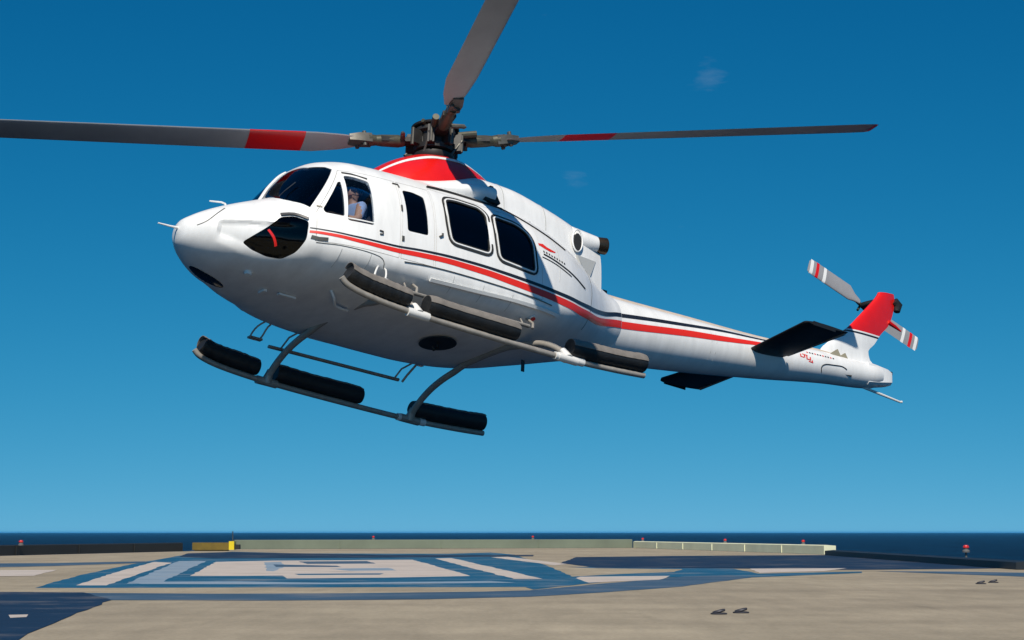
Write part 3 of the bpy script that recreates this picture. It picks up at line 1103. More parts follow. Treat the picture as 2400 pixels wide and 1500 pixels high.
# ------------------------------------------------------------------ main rotor
HUB = Vector((0, 0, 3.29))
m_ = MB().tube([(0, 0, 2.80), (0, 0, 3.05), (0, 0, 3.2), (0, 0, 3.50)], [0.11, 0.10, 0.075, 0.06], 20)
mast = m_.build('rotor_mast', GREASY, HELI)
m_ = MB()
m_.tube([(0, 0, 3.00), (0, 0, 3.03), (0, 0, 3.08), (0, 0, 3.10)], [0.25, 0.27, 0.27, 0.20], 28)
m_.build('swashplate', GREASY, mast)
m_ = MB()
for k in range(4):
    a = R(70 + 45 + 90 * k)
    p0 = Vector((0.25 * math.cos(a), 0.25 * math.sin(a), 3.06))
    p1 = Vector((0.36 * math.cos(a + 0.35), 0.36 * math.sin(a + 0.35), 3.30))
    MB().tube([p0, p0.lerp(p1, 0.15), p0.lerp(p1, 0.85), p1], [0.024, 0.016, 0.016, 0.024], 8).build('pitch_link', STEEL, mast)
hubp = MB().tube([(0, 0, 3.11), (0, 0, 3.13), (0, 0, 3.19), (0, 0, 3.22), (0, 0, 3.36), (0, 0, 3.38), (0, 0, 3.43), (0, 0, 3.45)],
                [0.20, 0.27, 0.28, 0.22, 0.23, 0.29, 0.28, 0.15], 24).build('rotor_hub', GREASY, HELI)
for k in range(8):
    a = R(70 + 22.5 + 45 * k)
    c_, s_ = math.cos(a), math.sin(a)
    MB().box((0.30 * c_, 0.30 * s_, 3.27), (0.12, 0.09, 0.20 + 0.05 * (k % 2)), (0, 0, a)).build('hub_clevis', GREASY, hubp)
    MB().tube([(0.36 * c_, 0.36 * s_, 3.15), (0.36 * c_, 0.36 * s_, 3.39)], 0.022, 8).build('hub_bolt', STEEL, hubp)
MB().tube([(0, 0, 3.43), (0, 0, 3.455), (0, 0, 3.48), (0, 0, 3.49)], [0.12, 0.31, 0.32, 0.12], 28).build('hub_cap', GREASY, hubp)
MB().tube([(0, 0, 3.48), (0, 0, 3.52), (0, 0, 3.54)], [0.085, 0.085, 0.05], 16).build('mast_nut', GREASY, hubp)
for k in range(4):
    a = R(70 + 45 + 90 * k)
    MB().tube([(0.12 * math.cos(a), 0.12 * math.sin(a), 3.45), (0.33 * math.cos(a), 0.33 * math.sin(a), 3.47)], [0.04, 0.028], 8).build('vibration_absorber', OLIVE, hubp)

BLADE_TIPS = [(-5.97, 2.19, 1.34), (2.25, 6.0, 0.78), (6.0, -2.19, -0.86), (-2.25, -6.0, -0.10)]


def airfoil(c, t, n=14):
    """closed loop: leading edge at +c*0.3"""
    up, lo = [], []
    for i in range(n + 1):
        s_ = 0.5 * (1 - math.cos(math.pi * i / n))
        th = 5 * t * (0.2969 * math.sqrt(s_) - 0.126 * s_ - 0.3516 * s_ ** 2 + 0.2843 * s_ ** 3 - 0.1036 * s_ ** 4)
        up.append((c * (0.3 - s_), th * c))
        lo.append((c * (0.3 - s_), -th * c))
    return up + lo[::-1][1:-1]


for bi, tip in enumerate(BLADE_TIPS):
    T = Vector(tip)
    L = 6.47
    d = T.normalized()
    # leading edge direction: rotation is anticlockwise seen from above
    le = Vector((0, 0, 1)).cross(d).normalized()
    nrm = d.cross(le).normalized()
    if nrm.z < 0:
        nrm = -nrm
    def P(r, u, v, tw=0.0):
        ct, st = math.cos(tw), math.sin(tw)
        return HUB + d * r + le * (u * ct - v * st) + nrm * (u * st + v * ct)
    PA = R(8)
    # flexbeam yoke and grip
    m_ = MB()
    m_.loft([[P(r, u, v) for u, v in ((-w / 2, -h / 2), (w / 2, -h / 2), (w / 2, h / 2), (-w / 2, h / 2))] for r, w, h in
             ((0.05, 0.26, 0.09), (0.25, 0.22, 0.07), (0.45, 0.15, 0.055), (0.62, 0.16, 0.06), (0.74, 0.18, 0.07))])
    # blade body
    st = [(0.98, 0.20, 0.16), (1.25, 0.33, 0.13), (1.6, 0.42, 0.115), (3.5, 0.42, 0.11), (6.2, 0.42, 0.10), (6.40, 0.40, 0.09), (6.47, 0.34, 0.07)]
    rg = []
    for r, c_, t_ in st:
        tw = PA + R(6) * (1 - r / L)
        rg.append([P(r, u, v, tw) for u, v in airfoil(c_, t_)])
    bl = MB().loft(rg).build('rotor_blade', BLADE, HELI, 50)
    m_.build('yoke_arm', GREASY, bl)
    m_ = MB()
    m_.tube([P(0.42, 0, 0), P(0.5, 0, 0), P(0.72, 0, 0), P(0.80, 0, 0)], [0.07, 0.085, 0.08, 0.07], 14)
    m_.tube([P(0.80, 0, 0), P(0.90, 0, 0)], [0.07, 0.085], 12)
    m_.build('blade_grip', OLIVE, bl)
    m_ = MB()
    for v in (-0.055, 0.055):
        m_.box(tuple(P(0.98, 0, v)), (0.05, 0.05, 0.05))
    m_.tube([P(0.96, 0.05, -0.10), P(0.96, 0.05, 0.10)], 0.028, 8)
    m_.tube([P(1.04, -0.05, -0.10), P(1.04, -0.05, 0.10)], 0.028, 8)
    m_.loft([[P(r, u, v, PA) for u, v in ((-w / 2, -h / 2), (w / 2, -h / 2), (w / 2, h / 2), (-w / 2, h / 2))] for r, w, h in
             ((0.86, 0.15, 0.13), (1.02, 0.18, 0.12), (1.16, 0.14, 0.085))])
    m_.build('blade_bolt_fitting', STEEL, bl)
    m_ = MB().tube([P(0.46, 0.10, 0.0), P(0.50, 0.26, 0.0), P(0.50, 0.27, -0.02)], [0.035, 0.03, 0.03], 8)
    m_.build('pitch_horn', STEEL, bl)
    MB().tube([P(0.30, -0.10, 0.05), P(0.55, -0.13, 0.05)], 0.045, 10).build('lead_lag_damper', OLIVE, bl)
    # red bands painted round the blade
    def band(r0, r1, m):
        rg = []
        for r in (r0, r1):
            tw = PA + R(6) * (1 - r / L)
            rg.append([P(r, u, v, tw) for u, v in [(a_ * 1.006 + 0.0, b_ * 1.06) for a_, b_ in airfoil(0.42, 0.115)]])
        MB().loft(rg).build('red_band', m, bl, 50)
    if bi in (0, 2):
        band(1.75, 2.48, RED)
    rg = []
    for r in (6.405, 6.478):
        tw = PA + R(6) * (1 - r / L)
        rg.append([P(r, u * 1.01, v * 1.08, tw) for u, v in airfoil(0.40 if r < 6.43 else 0.345, 0.09 if r < 6.43 else 0.07)])
    MB().loft(rg).build('blade_tip', RED, bl, 50)

# ------------------------------------------------------------------ tail boom
BX = [2.60, 3.0, 4.4, 5.8, 7.2, 8.0, 8.22, 8.30]
BZ = [1.39, 1.42, 1.555, 1.705, 1.895, 1.975, 2.01, 2.02]
BR = [0.48, 0.455, 0.385, 0.30, 0.235, 0.20, 0.185, 0.16]


def bpar(x):
    return pchip(BX, BZ, -x), pchip(BX, BR, -x)


def bpt(x, z, side=1, off=0.0):
    zc_, r_ = bpar(x)
    t = max(-1, min(1, (z - zc_) / r_))
    y = 0.95 * r_ * math.sqrt(1 - t * t)
    nn = Vector((0, y / (0.95 * r_) ** 2, (z - zc_) / r_ ** 2)).normalized()
    p_ = Vector((x, y, z)) + nn * off
    return Vector((p_.x, p_.y * side, p_.z))


rg = []
for i in range(61):
    x = -2.60 - i * 5.70 / 60
    zc_, r_ = bpar(x)
    rg.append([Vector((x, 0.95 * r_ * math.cos(2 * math.pi * k / 48), zc_ + r_ * math.sin(2 * math.pi * k / 48))) for k in range(48)])
boom = MB().loft(rg).build('tail_boom', WHITE, HELI, 40)


def boom_band(X_, Z_, W_, m, nm, side, k=40, rows=3):
    v, f = [], []
    nx = [-a for a in X_]
    for i in range(k + 1):
        x = X_[0] + (X_[-1] - X_[0]) * i / k
        z, w = pchip(nx, Z_, -x), pchip(nx, W_, -x)
        for j in range(rows + 1):
            v.append(bpt(x, z - w / 2 + w * j / rows, side, 0.004))
    for i in range(k):
        for j in range(rows):
            a = i * (rows + 1) + j
            f.append((a, a + 1, a + rows + 2, a + rows + 1))
    return obj(nm, v, f, m, boom, 40)


for s in (1, -1):
    boom_band([-2.62, -3.27, -4.08, -4.94, -5.63, -6.1], [1.315, 1.42, 1.56, 1.695, 1.815, 1.90], [0.10, 0.098, 0.095, 0.08, 0.06, 0.045], REDSTRIPE, 'red_stripe', s)
    boom_band([-2.62, -3.27, -4.1, -4.99, -5.79, -6.2], [1.445, 1.562, 1.695, 1.838, 1.932, 1.985], [0.06, 0.055, 0.05, 0.042, 0.032, 0.026], BLACKP, 'black_stripe', s)
    # small red registration strokes and thin line behind the stabiliser
    for i, (dx, dz, w, h) in enumerate([(0, 0.03, 0.03, 0.05), (0, 0.0, 0.10, 0.018), (-0.10, 0.03, 0.03, 0.05), (-0.16, -0.01, 0.12, 0.018), (-0.16, 0.035, 0.03, 0.06),
                                        (-0.25, 0.02, 0.03, 0.06), (-0.22, -0.045, 0.12, 0.018), (-0.06, 0.065, 0.14, 0.016), (-0.30, -0.03, 0.03, 0.05)]):
        x0, z0 = -6.44 + dx * 0.8, 1.835 + dz * 0.75
        w, h = w * 0.8, h * 0.75
        v = [bpt(x0 + a, z0 + b, s, 0.004) for a, b in ((0, -h / 2), (-w, -h / 2), (-w, h / 2), (0, h / 2))]
        obj('registration_stroke', v, [(0, 1, 2, 3)], REDSTRIPE, boom, 0)
    for i in range(11):
        x0 = -6.60 - i * 0.055
        z0 = 1.945 + (i * 0.004)
        v = [bpt(x0 + a, z0 + b, s, 0.004) for a, b in ((0, -0.010), (-0.03, -0.010), (-0.03, 0.010), (0, 0.010))]
        obj('registration_stroke', v, [(0, 1, 2, 3)], BLACKP if i % 3 else REDSTRIPE, boom, 0)
    pts = [bpt(x, z, s, 0.003) for x, z in ((-6.93, 1.72), (-6.90, 1.79), (-6.98, 1.845), (-7.15, 1.875), (-7.33, 1.90), (-7.44, 1.88))]
    MB().tube(spline(pts, 4), 0.008, 6).build('panel_seam', STEEL, boom)
    for xx in (-4.62, -4.72):
        pts = [bpt(xx, bpar(xx)[0] + d_, s, 0.0) for d_ in (-0.25, -0.15, 0, 0.12, 0.22)]
        MB().tube(pts, 0.004, 5).build('panel_seam', MATS['vent_grey'], boom)
# drive shaft cover along the top
rg = []
for i in range(31):
    x = -2.75 - i * 4.6 / 30
    zc_, r_ = bpar(x)
    zt = zc_ + r_
    w = 0.085 - 0.03 * i / 30
    rg.append([Vector((x, w * math.cos(math.pi * k / 8) * 1.0, zt - 0.03 + (w + 0.015) * math.sin(math.pi * k / 8))) for k in range(9)])
MB().loft(rg).build('drive_shaft_cover', TANM, boom)
MB().box((-2.86, 0.10, 1.91), (0.07, 0.05, 0.06)).build('anti_collision_light', GREASY, boom)
MB().tube([(-7.98, 0, 1.79), (-8.4, 0, 1.765), (-8.80, 0, 1.74), (-8.84, 0, 1.75)], [0.022, 0.02, 0.016, 0.02], 8).build('tail_skid', TUBEW, boom)
MB().box((-8.55, 0.06, 2.12), (0.03, 0.04, 0.05)).build('tail_light', BLACKP, boom)
MB().box((-7.50, 0.17, 1.83), (0.14, 0.03, 0.05)).build('tail_vent', SEAL, boom)

# squared fairing closing the boom
rg = []
for x_, hw, z0_, z1_ in ((-7.98, 0.150, 1.80, 2.16), (-8.20, 0.135, 1.845, 2.165), (-8.48, 0.105, 1.915, 2.165), (-8.55, 0.085, 1.935, 2.155)):
    b_ = 0.035
    rg.append([Vector((x_, y_, z_)) for y_, z_ in ((-hw + b_, z0_), (hw - b_, z0_), (hw, z0_ + b_), (hw, z1_ - b_), (hw - b_, z1_), (-hw + b_, z1_), (-hw, z1_ - b_), (-hw, z0_ + b_))])
MB().loft(rg).build('tail_fairing', WHITE, boom, 25)
# stabiliser halves
for s in (1, -1):
    rg = []
    for y, xl, xt, z in ((0.16, -5.40, -6.06, 1.68), (0.30, -5.41, -6.08, 1.685), (1.48, -5.28, -6.11, 1.715), (1.55, -5.33, -6.09, 1.715)):
        c_ = xl - xt
        z += (0.015 if s > 0 else -0.075) * (y - 0.16) / 1.39
        rg.append([Vector((xt + c_ * 0.7 + u, s * y, z + v + 0.03 * (0.3 - u / c_) * 1.2)) for u, v in airfoil(c_, 0.12 if y < 1.5 else 0.07)])
    stb = MB().loft(rg).build('stabiliser', STABM, HELI, 50)
    MB().box((-6.085, s * 0.92, 1.735 + (0.008 if s > 0 else -0.04)), (0.035, 1.16, 0.022), (R(0.6) if s > 0 else R(3.1), 0, s * R(-1.4))).build('trailing_edge_strip', TUBE, stb)
    MB().box((-5.62, s * 1.556, 1.73 if s > 0 else 1.64), (0.42, 0.014, 0.06)).build('tip_plate', STABM, stb)

# fin: profile in x, z with thin symmetric section
FIN = [  # z, x leading, x trailing, half thickness
    (1.98, -6.95, -8.40, 0.105), (2.10, -7.05, -8.34, 0.10), (2.22, -7.13, -8.16, 0.095), (2.34, -7.26, -8.13, 0.09), (2.50, -7.45, -8.27, 0.085),
    (2.68, -7.68, -8.40, 0.085), (2.90, -7.90, -8.60, 0.085), (3.14, -8.13, -8.70, 0.09), (3.30, -8.28, -8.73, 0.09), (3.39, -8.35, -8.73, 0.088), (3.43, -8.37, -8.72, 0.075)]


def fin_ring(z, grow=0.0):
    zs = [f_[0] for f_ in FIN]
    xl, xt, th = [pchip(zs, [f_[j] for f_ in FIN], z) for j in (1, 2, 3)]
    c_ = xl - xt + 2 * grow
    return [Vector((xt - grow + c_ * 0.7 + u, v / (0.06 * c_) * (th + grow) * 0.5 * 1.0, z - 0.06 * (u / max(c_, 0.1)))) for u, v in airfoil(c_, 0.12)]


def fin_part(z0, z1, name, m, parent, grow=0.0, k=14):
    rg = [fin_ring(z0 + (z1 - z0) * i / k, grow) for i in range(k + 1)]
    return MB().loft(rg).build(name, m, parent, 45)


fin = fin_part(1.98, 2.635, 'tail_fin', WHITE, HELI)
fin_part(2.625, 3.43, 'red_fin_cap', RED, fin)
fin_part(2.60, 2.628, 'black_band', BLACKP, fin, 0.004, 3)
fin_part(2.63, 2.655, 'white_band', TRIM, fin, 0.004, 3)
MB().tube([(-8.72, 0.0, 3.36), (-8.80, 0.0, 3.30), (-8.78, 0.0, 3.20)], [0.07, 0.08, 0.05], 14).build('gearbox_cover', GREASY, fin)
MB().tube([(-8.58, 0.0, 2.98), (-8.74, 0.0, 2.94), (-8.86, 0.0, 2.90)], [0.035, 0.028, 0.012], 8).build('fin_spur', RED, fin)
m_ = MB()
m_.box((-7.30, 0.125, 2.10), (0.16, 0.03, 0.12), (0, R(35), 0))
m_.build('gearbox_vent', mat('vent_tan', (0.30, 0.27, 0.19), 0.6), fin)
MB().box((-7.47, 0.12, 2.09), (0.14, 0.03, 0.11), (0, R(35), 0)).build('gearbox_vent', MATS['vent_tan'], fin)

# tail rotor on the right-hand side
TRH = Vector((-8.56, -0.42, 3.38))
trh = MB().tube([(-8.56, 0.0, 3.34), (-8.56, -0.25, 3.36), TRH, TRH + Vector((0, -0.08, 0.01))], [0.09, 0.06, 0.055, 0.05], 14).build('tail_rotor_hub', GREASY, HELI)
m_ = MB().tube([TRH + Vector((0.12, -0.10, 0.06)), TRH + Vector((-0.12, -0.10, -0.06))], 0.03, 8)
m_.tube([TRH + Vector((0.08, -0.12, -0.08)), TRH + Vector((0.0, -0.14, 0.02))], 0.02, 8)
m_.build('pitch_change_link', OLIVE, trh)
TD = Vector((1.13, -0.02, 0.30)).normalized()
for sg in (1, -1):
    d = TD * sg
    ch = Vector((0, 1, 0)).cross(d).normalized()
    th_ = Vector((0, 1, 0))
    rg = []
    for r, c_, t_ in ((0.10, 0.08, 0.45), (0.22, 0.14, 0.25), (0.34, 0.26, 0.13), (1.12, 0.26, 0.11), (1.20, 0.24, 0.10), (1.23, 0.18, 0.08)):
        rg.append([TRH + Vector((0, -0.06, 0)) + d * r + ch * u + th_ * v for u, v in airfoil(c_, t_)])
    tb = MB().loft(rg).build('tail_rotor_blade', BLADE, HELI, 50)
    for r0, r1, m in ((1.02, 1.08, RED), (0.86, 0.92, TRIM), (1.14, 1.20, TRIM)):
        rg = []
        for r in (r0, r1):
            c_ = 0.26 if r < 1.13 else 0.25
            rg.append([TRH + Vector((0, -0.06, 0)) + d * r + ch * u * 1.01 + th_ * v * 1.08 for u, v in airfoil(c_, 0.115)])
        MB().loft(rg).build('painted_band', m, tb, 50)

# ------------------------------------------------------------------ skid gear with packed floats
for s in (1, -1):
    y = 1.70 * s
    prof = [(2.33, 0.26), (2.22, 0.185), (1.9, 0.125), (1.25, 0.085), (0.2, 0.075), (-1.0, 0.085), (-1.7, 0.12), (-2.24, 0.165)]
    sk = MB().tube(spline([(x, y, z) for x, z in prof], 6), 0.037, 14).build('skid_tube', TUBE, HELI)
    for x0, x1 in ((2.24, 1.40), (1.14, -0.20), (-1.03, -2.22)):
        pts, rr, top = [], [], []
        nn_ = 26
        for i in range(nn_ + 1):
            t = i / nn_
            x = x0 + (x1 - x0) * t
            zz = pchip([-a for a, b in prof], [b for a, b in prof], -x) + 0.155
            lump = 0.004 * math.sin(9 * t + x0) + random.uniform(-0.004, 0.004)
            pts.append(Vector((x, y, zz)))
            rr.append((0.116 + lump) * (0.93 if i in (0, nn_) else 1))
        fb = MB().tube(pts, rr, 22).build('float_bag', BAG, sk)
        # fabric cover over the upper side of the bag
        rg = []
        for i in range(nn_ + 1):
            a_ = [R(v) for v in range(2, 141, 6)]
            r_ = rr[i]
            outer = [pts[i] + Vector((0, s * math.cos(q) * (r_ + 0.008), math.sin(q) * (r_ + 0.008))) for q in a_]
            inner = [pts[i] + Vector((0, s * math.cos(q) * (r_ + 0.001), math.sin(q) * (r_ + 0.001))) for q in reversed(a_)]
            rg.append(outer + inner)
        MB().loft(rg).build('float_cover', BAGTOP, sk)
    for x in (1.25, -1.0):
        z0 = pchip([-a for a, b in prof], [b for a, b in prof], -x)
        # saddle
        m_ = MB()
        m_.tube([(x + 0.15, y, z0 + 0.0), (x - 0.15, y, z0 + 0.0)], 0.055, 12)
        m_.tube([(x, y, z0), (x, y - s * 0.04, z0 + 0.07), (x, y - s * 0.09, z0 + 0.13)], [0.075, 0.055, 0.046], 12)
        m_.build('skid_saddle', TUBEW if s > 0 else TUBE, sk)  # near saddle whitened as if sunlit, far one greyer as if shaded
    m_ = MB().tube([(-0.80, y, 0.082), (-1.0, y, 0.085), (-1.25, y, 0.093)], 0.050, 12)
    m_.build('wear_sleeve', TUBEW, sk)
    # boarding step on two hangers
    yst = 1.42 * s
    st_ = MB().tube([(1.42, yst, 0.455), (0.4, yst, 0.47), (-0.60, yst, 0.485)], 0.032, 10, flat=0.7).build('boarding_step', TUBE, HELI)
    for x in (1.10, -0.66):
        m_ = MB().tube([(x, yst, 0.47), (x - 0.04, yst - s * 0.05, 0.56), (x - 0.08, yst - s * 0.28, 0.72)], 0.017, 8)
        m_.tube([(x + 0.14, yst, 0.47), (x + 0.10, yst - s * 0.12, 0.60), (x - 0.02, yst - s * 0.30, 0.70)], 0.012, 8)
        m_.build('step_hanger', TUBE, st_)
    m_ = MB().tube(spline([(1.52, s * 1.22, 0.76), (1.64, s * 1.36, 0.66), (1.70, s * 1.42, 0.51), (1.56, s * 1.42, 0.525), (1.50, s * 1.34, 0.68), (1.46, s * 1.20, 0.74)], 4), 0.012, 8)
    m_.box((1.63, s * 1.42, 0.512), (0.19, 0.07, 0.025))
    m_.build('crew_step', TUBEW if s > 0 else TUBE, HELI)  # sunlit white on the near step, shaded grey on the far one
for x in (1.25, -1.0):
    z0 = 0.085
    half = [(0, 0.575), (0.45, 0.56), (0.70, 0.515), (0.95, 0.475), (1.20, 0.41), (1.42, 0.315), (1.58, 0.215), (1.655, 0.15)]
    pts = [(x, -a, b) for a, b in reversed(half)] + [(x, a, b) for a, b in half[1:]]
    MB().tube(spline(pts, 5), 0.044, 14).build('cross_tube', CROSS, HELI)
# ------------------------------------------------------------------ pilot
HM = HELI.matrix_world.copy()


def skin_mesh(nodes, edges, name, sub=1):
    """nodes: {key: (pos, radius)}; returns a mesh grown over the skeleton"""
    keys = list(nodes)
    me = bpy.data.meshes.new(name)
    me.from_pydata([nodes[k][0] for k in keys], [(keys.index(a), keys.index(b)) for a, b in edges], [])
    o = bpy.data.objects.new('work', me)
    COL.objects.link(o)
    md = o.modifiers.new('s', 'SKIN')
    md.use_smooth_shade = True
    for v, k in zip(me.skin_vertices[0].data, keys):
        r_ = nodes[k][1]
        v.radius = r_ if isinstance(r_, tuple) else (r_, r_)
    me.skin_vertices[0].data[0].use_root = True
    sb = o.modifiers.new('u', 'SUBSURF')
    sb.levels = sub
    sb.render_levels = sub
    r_ = evaluated(o)
    bpy.data.objects.remove(o)
    return r_


px, py = 1.73, 0.885
N = {
    'pelvis': ((px, py, 1.22), (0.15, 0.12)), 'waist': ((px - 0.02, py, 1.36), (0.14, 0.11)), 'chest': ((px - 0.01, py, 1.56), (0.17, 0.12)),
    'neckb': ((px, py, 1.69), (0.075, 0.07)), 'neck': ((px + 0.02, py, 1.755), 0.05), 'skull': ((px + 0.03, py, 1.86), (0.082, 0.095)), 'crown': ((px + 0.025, py, 1.925), (0.065, 0.075)),
    'shl': ((px, py + 0.19, 1.635), 0.075), 'ell': ((px + 0.10, py + 0.27, 1.40), 0.055), 'wrl': ((px + 0.33, py + 0.20, 1.40), 0.038), 'hal': ((px + 0.41, py + 0.17, 1.42), 0.04),
    'shr': ((px, py - 0.19, 1.635), 0.075), 'elr': ((px + 0.08, py - 0.26, 1.40), 0.055), 'wrr': ((px + 0.30, py - 0.18, 1.33), 0.038), 'har': ((px + 0.38, py - 0.15, 1.33), 0.04),
    'hil': ((px + 0.03, py + 0.10, 1.20), 0.10), 'knl': ((px + 0.40, py + 0.06, 1.23), 0.070), 'anl': ((px + 0.46, py - 0.03, 1.00), 0.05), 'tol': ((px + 0.58, py - 0.04, 0.98), 0.038),
    'hir': ((px + 0.03, py - 0.10, 1.20), 0.10), 'knr': ((px + 0.42, py - 0.13, 1.23), 0.070), 'anr': ((px + 0.50, py - 0.16, 1.00), 0.05), 'tor': ((px + 0.62, py - 0.17, 0.98), 0.038)}
Ed = [('pelvis', 'waist'), ('waist', 'chest'), ('chest', 'neckb'), ('neckb', 'neck'), ('neck', 'skull'), ('skull', 'crown'), ('chest', 'shl'), ('shl', 'ell'), ('ell', 'wrl'), ('wrl', 'hal'),
      ('chest', 'shr'), ('shr', 'elr'), ('elr', 'wrr'), ('wrr', 'har'), ('pelvis', 'hil'), ('hil', 'knl'), ('knl', 'anl'), ('anl', 'tol'), ('pelvis', 'hir'), ('hir', 'knr'), ('knr', 'anr'), ('anr', 'tor')]
# fingers
for sd_, y_ in (('l', py + 0.17), ('r', py - 0.15)):
    bx, by, bz = N['ha' + sd_][0]
    for i, (dy, ln) in enumerate(((-0.033, 0.052), (-0.011, 0.062), (0.011, 0.058), (0.033, 0.046))):
        N['f%s%da' % (sd_, i)] = ((bx + 0.045, by + dy, bz + 0.012), 0.010)
        N['f%s%db' % (sd_, i)] = ((bx + 0.045 + ln * 0.6, by + dy, bz - 0.012), 0.009)
        N['f%s%dc' % (sd_, i)] = ((bx + 0.04 + ln * 0.55, by + dy, bz - 0.042), 0.008)
        Ed += [('ha' + sd_, 'f%s%da' % (sd_, i)), ('f%s%da' % (sd_, i), 'f%s%db' % (sd_, i)), ('f%s%db' % (sd_, i), 'f%s%dc' % (sd_, i))]
    sgn = -1 if sd_ == 'l' else 1
    N['t%sa' % sd_] = ((bx - 0.005, by + sgn * 0.045, bz + 0.0), 0.011)
    N['t%sb' % sd_] = ((bx + 0.035, by + sgn * 0.055, bz - 0.025), 0.009)
    Ed += [('ha' + sd_, 't%sa' % sd_), ('t%sa' % sd_, 't%sb' % sd_)]
# nose and ears as part of the same body
HT = R(38)  # head turned to the left


def hp(f_, l_, z_):
    return (px + 0.02 + f_ * math.cos(HT) - l_ * math.sin(HT), py + f_ * math.sin(HT) + l_ * math.cos(HT), z_)


N['nose'] = (hp(0.108, 0, 1.852), 0.013)
N['chin'] = (hp(0.065, 0, 1.785), 0.035)
Ed += [('skull', 'nose'), ('skull', 'chin')]
for sg, kk in ((1, 'earl'), (-1, 'earr')):
    N[kk] = (hp(-0.01, sg * 0.092, 1.855), 0.014)
    Ed.append(('skull', kk))
me = skin_mesh(N, Ed, 'person', 2)
for m in (SKIN, SHIRT, TROUS, BLACKP):
    me.materials.append(m)
for pg in me.polygons:
    c = pg.center
    arm = abs(c.y - py) > 0.17 and c.z > 1.28
    if c.z > 1.705:
        i = 0
    elif c.z > 1.30 and not arm and c.x < px + 0.24:
        i = 1
    elif arm and c.x < px + 0.06:
        i = 1
    elif c.x > px + 0.10 and c.z > 1.315 and abs(c.y - py) > 0.10:
        i = 0
    elif arm:
        i = 0
    elif c.z < 1.02:
        i = 3
    else:
        i = 2
    pg.material_index = i
person = link('person', me, None, 80)
person.matrix_world = HM @ Matrix.Translation((0, 0, -0.115))
tag(person, 'pilot in pale blue shirt and dark glasses seated behind the crew door window', 'person')
# hair cap, dark glasses, headset
rg = []
for i in range(9):
    ph = R(6 + i * 13)
    row = []
    for k in range(24):
        t = 2 * math.pi * k / 24
        front = math.cos(t) > 0.25
        f_ = -0.012 + 0.106 * math.sin(ph) * math.cos(t) - (0.03 if front and i > 5 else 0)
        row.append(Vector(hp(f_, 0.101 * math.sin(ph) * math.sin(t), 1.885 + 0.092 * math.cos(ph) + (0.055 if front and i > 5 else 0))))
    rg.append(row)
MB().loft(rg).build('hair', HAIR, person)
m_ = MB()
for sg in (1, -1):
    m_.box(hp(0.098, sg * 0.036, 1.872), (0.016, 0.058, 0.036), (0, 0, HT + sg * R(16)))
    m_.box(hp(0.04, sg * 0.095, 1.876), (0.10, 0.006, 0.008), (0, 0, HT))
m_.box(hp(0.106, 0, 1.876), (0.008, 0.02, 0.008), (0, 0, HT))
m_.build('sunglasses', SHADES, person)
m_ = MB()
lp = [Vector(hp(-0.005, 0.112 * math.cos(R(v)), 1.865 + 0.128 * math.sin(R(v)))) for v in range(0, 181, 15)]
m_.tube(lp, 0.009, 8)
for sg in (1, -1):
    m_.tube([hp(-0.005, sg * 0.092, 1.855), hp(-0.005, sg * 0.128, 1.855)], [0.04, 0.034], 14)
m_.tube([hp(0.0, 0.115, 1.83), hp(0.07, 0.09, 1.80), hp(0.105, 0.03, 1.80)], 0.006, 6)
m_.build('headset', BLACKP, person)
MB().box(hp(0.088, 0, 1.808), (0.012, 0.042, 0.009), (0, 0, HT)).build('mouth', mat('lip', (0.32, 0.11, 0.09), 0.5), person)

# ------------------------------------------------------------------ things along the deck edge
def edge_beam(p0, p1, h, w, m, name, label, cat, lean=0.0, posts=0):
    """low kerb beam along the deck edge, from p0 to p1, with joints"""
    a, b = Vector((*p0, 0)) * K, Vector((*p1, 0)) * K
    h, w, lean = h * K, w * K, lean * K
    t = (b - a).normalized()
    nrm = Vector((-t.y, t.x, 0))
    if nrm.y < 0:
        nrm = -nrm
    mb_ = MB()
    sec_ = [(0, 0), (lean, h), (lean + 0.02, h + 0.006), (lean + w, h), (w, 0)]
    mb_.loft([[q + nrm * u + Vector((0, 0, v + 0.002)) for u, v in sec_] for q in (a, b)])
    o = mb_.build(name, m, None, 0)
    L = (b - a).length
    k = max(2, int(L / 1.2))
    for i in range(1, k):
        q = a + t * (L * i / k)
        MB().box(tuple(q + nrm * (lean / 2 - 0.001) + Vector((0, 0, h / 2))), (0.012, 0.012, h * 0.9), (0, 0, math.atan2(t.y, t.x))).build('joint_strip', m, o)
    tag(o, label, cat)
    return o


KGREEN = mat('faded_green_coaming', (0.17, 0.20, 0.145), 0.7, var=0.2, vscale=2)
KCREAM = mat('cream_coaming', (0.72, 0.72, 0.50), 0.6, var=0.15, vscale=2)
KDARK = mat('black_coaming', (0.012, 0.014, 0.014), 0.6, var=0.3, vscale=2)
KNAVY = mat('dark_teal_coaming', (0.004, 0.012, 0.02), 0.6, var=0.3, vscale=2)
g0, g1, g2, g3, g4, g5 = (-8.61, 36.32), (-6.79, 45.19), (-6.53, 50.83), (3.1, 54.95), (5.66, 37.66), (5.61, 23.66)
edge_beam((-6.50, 50.6), (3.05, 54.7), 0.20, 0.25, KGREEN, 'edge_coaming', 'long faded green coaming along the far edge of the deck', 'coaming')
edge_beam((3.07, 54.6), (5.55, 38.4), 0.155, 0.22, KCREAM, 'edge_coaming', 'bright cream coaming on the far right edge of the deck', 'coaming')
edge_beam((-13.4, 13.0), (-6.85, 44.9), 0.165, 0.22, KDARK, 'edge_coaming', 'black coaming along the left edge of the deck', 'coaming')
edge_beam((5.57, 23.0), (5.62, 37.4), 0.075, 0.2, KNAVY, 'edge_coaming', 'low dark coaming at the right edge beyond the cream one', 'coaming')

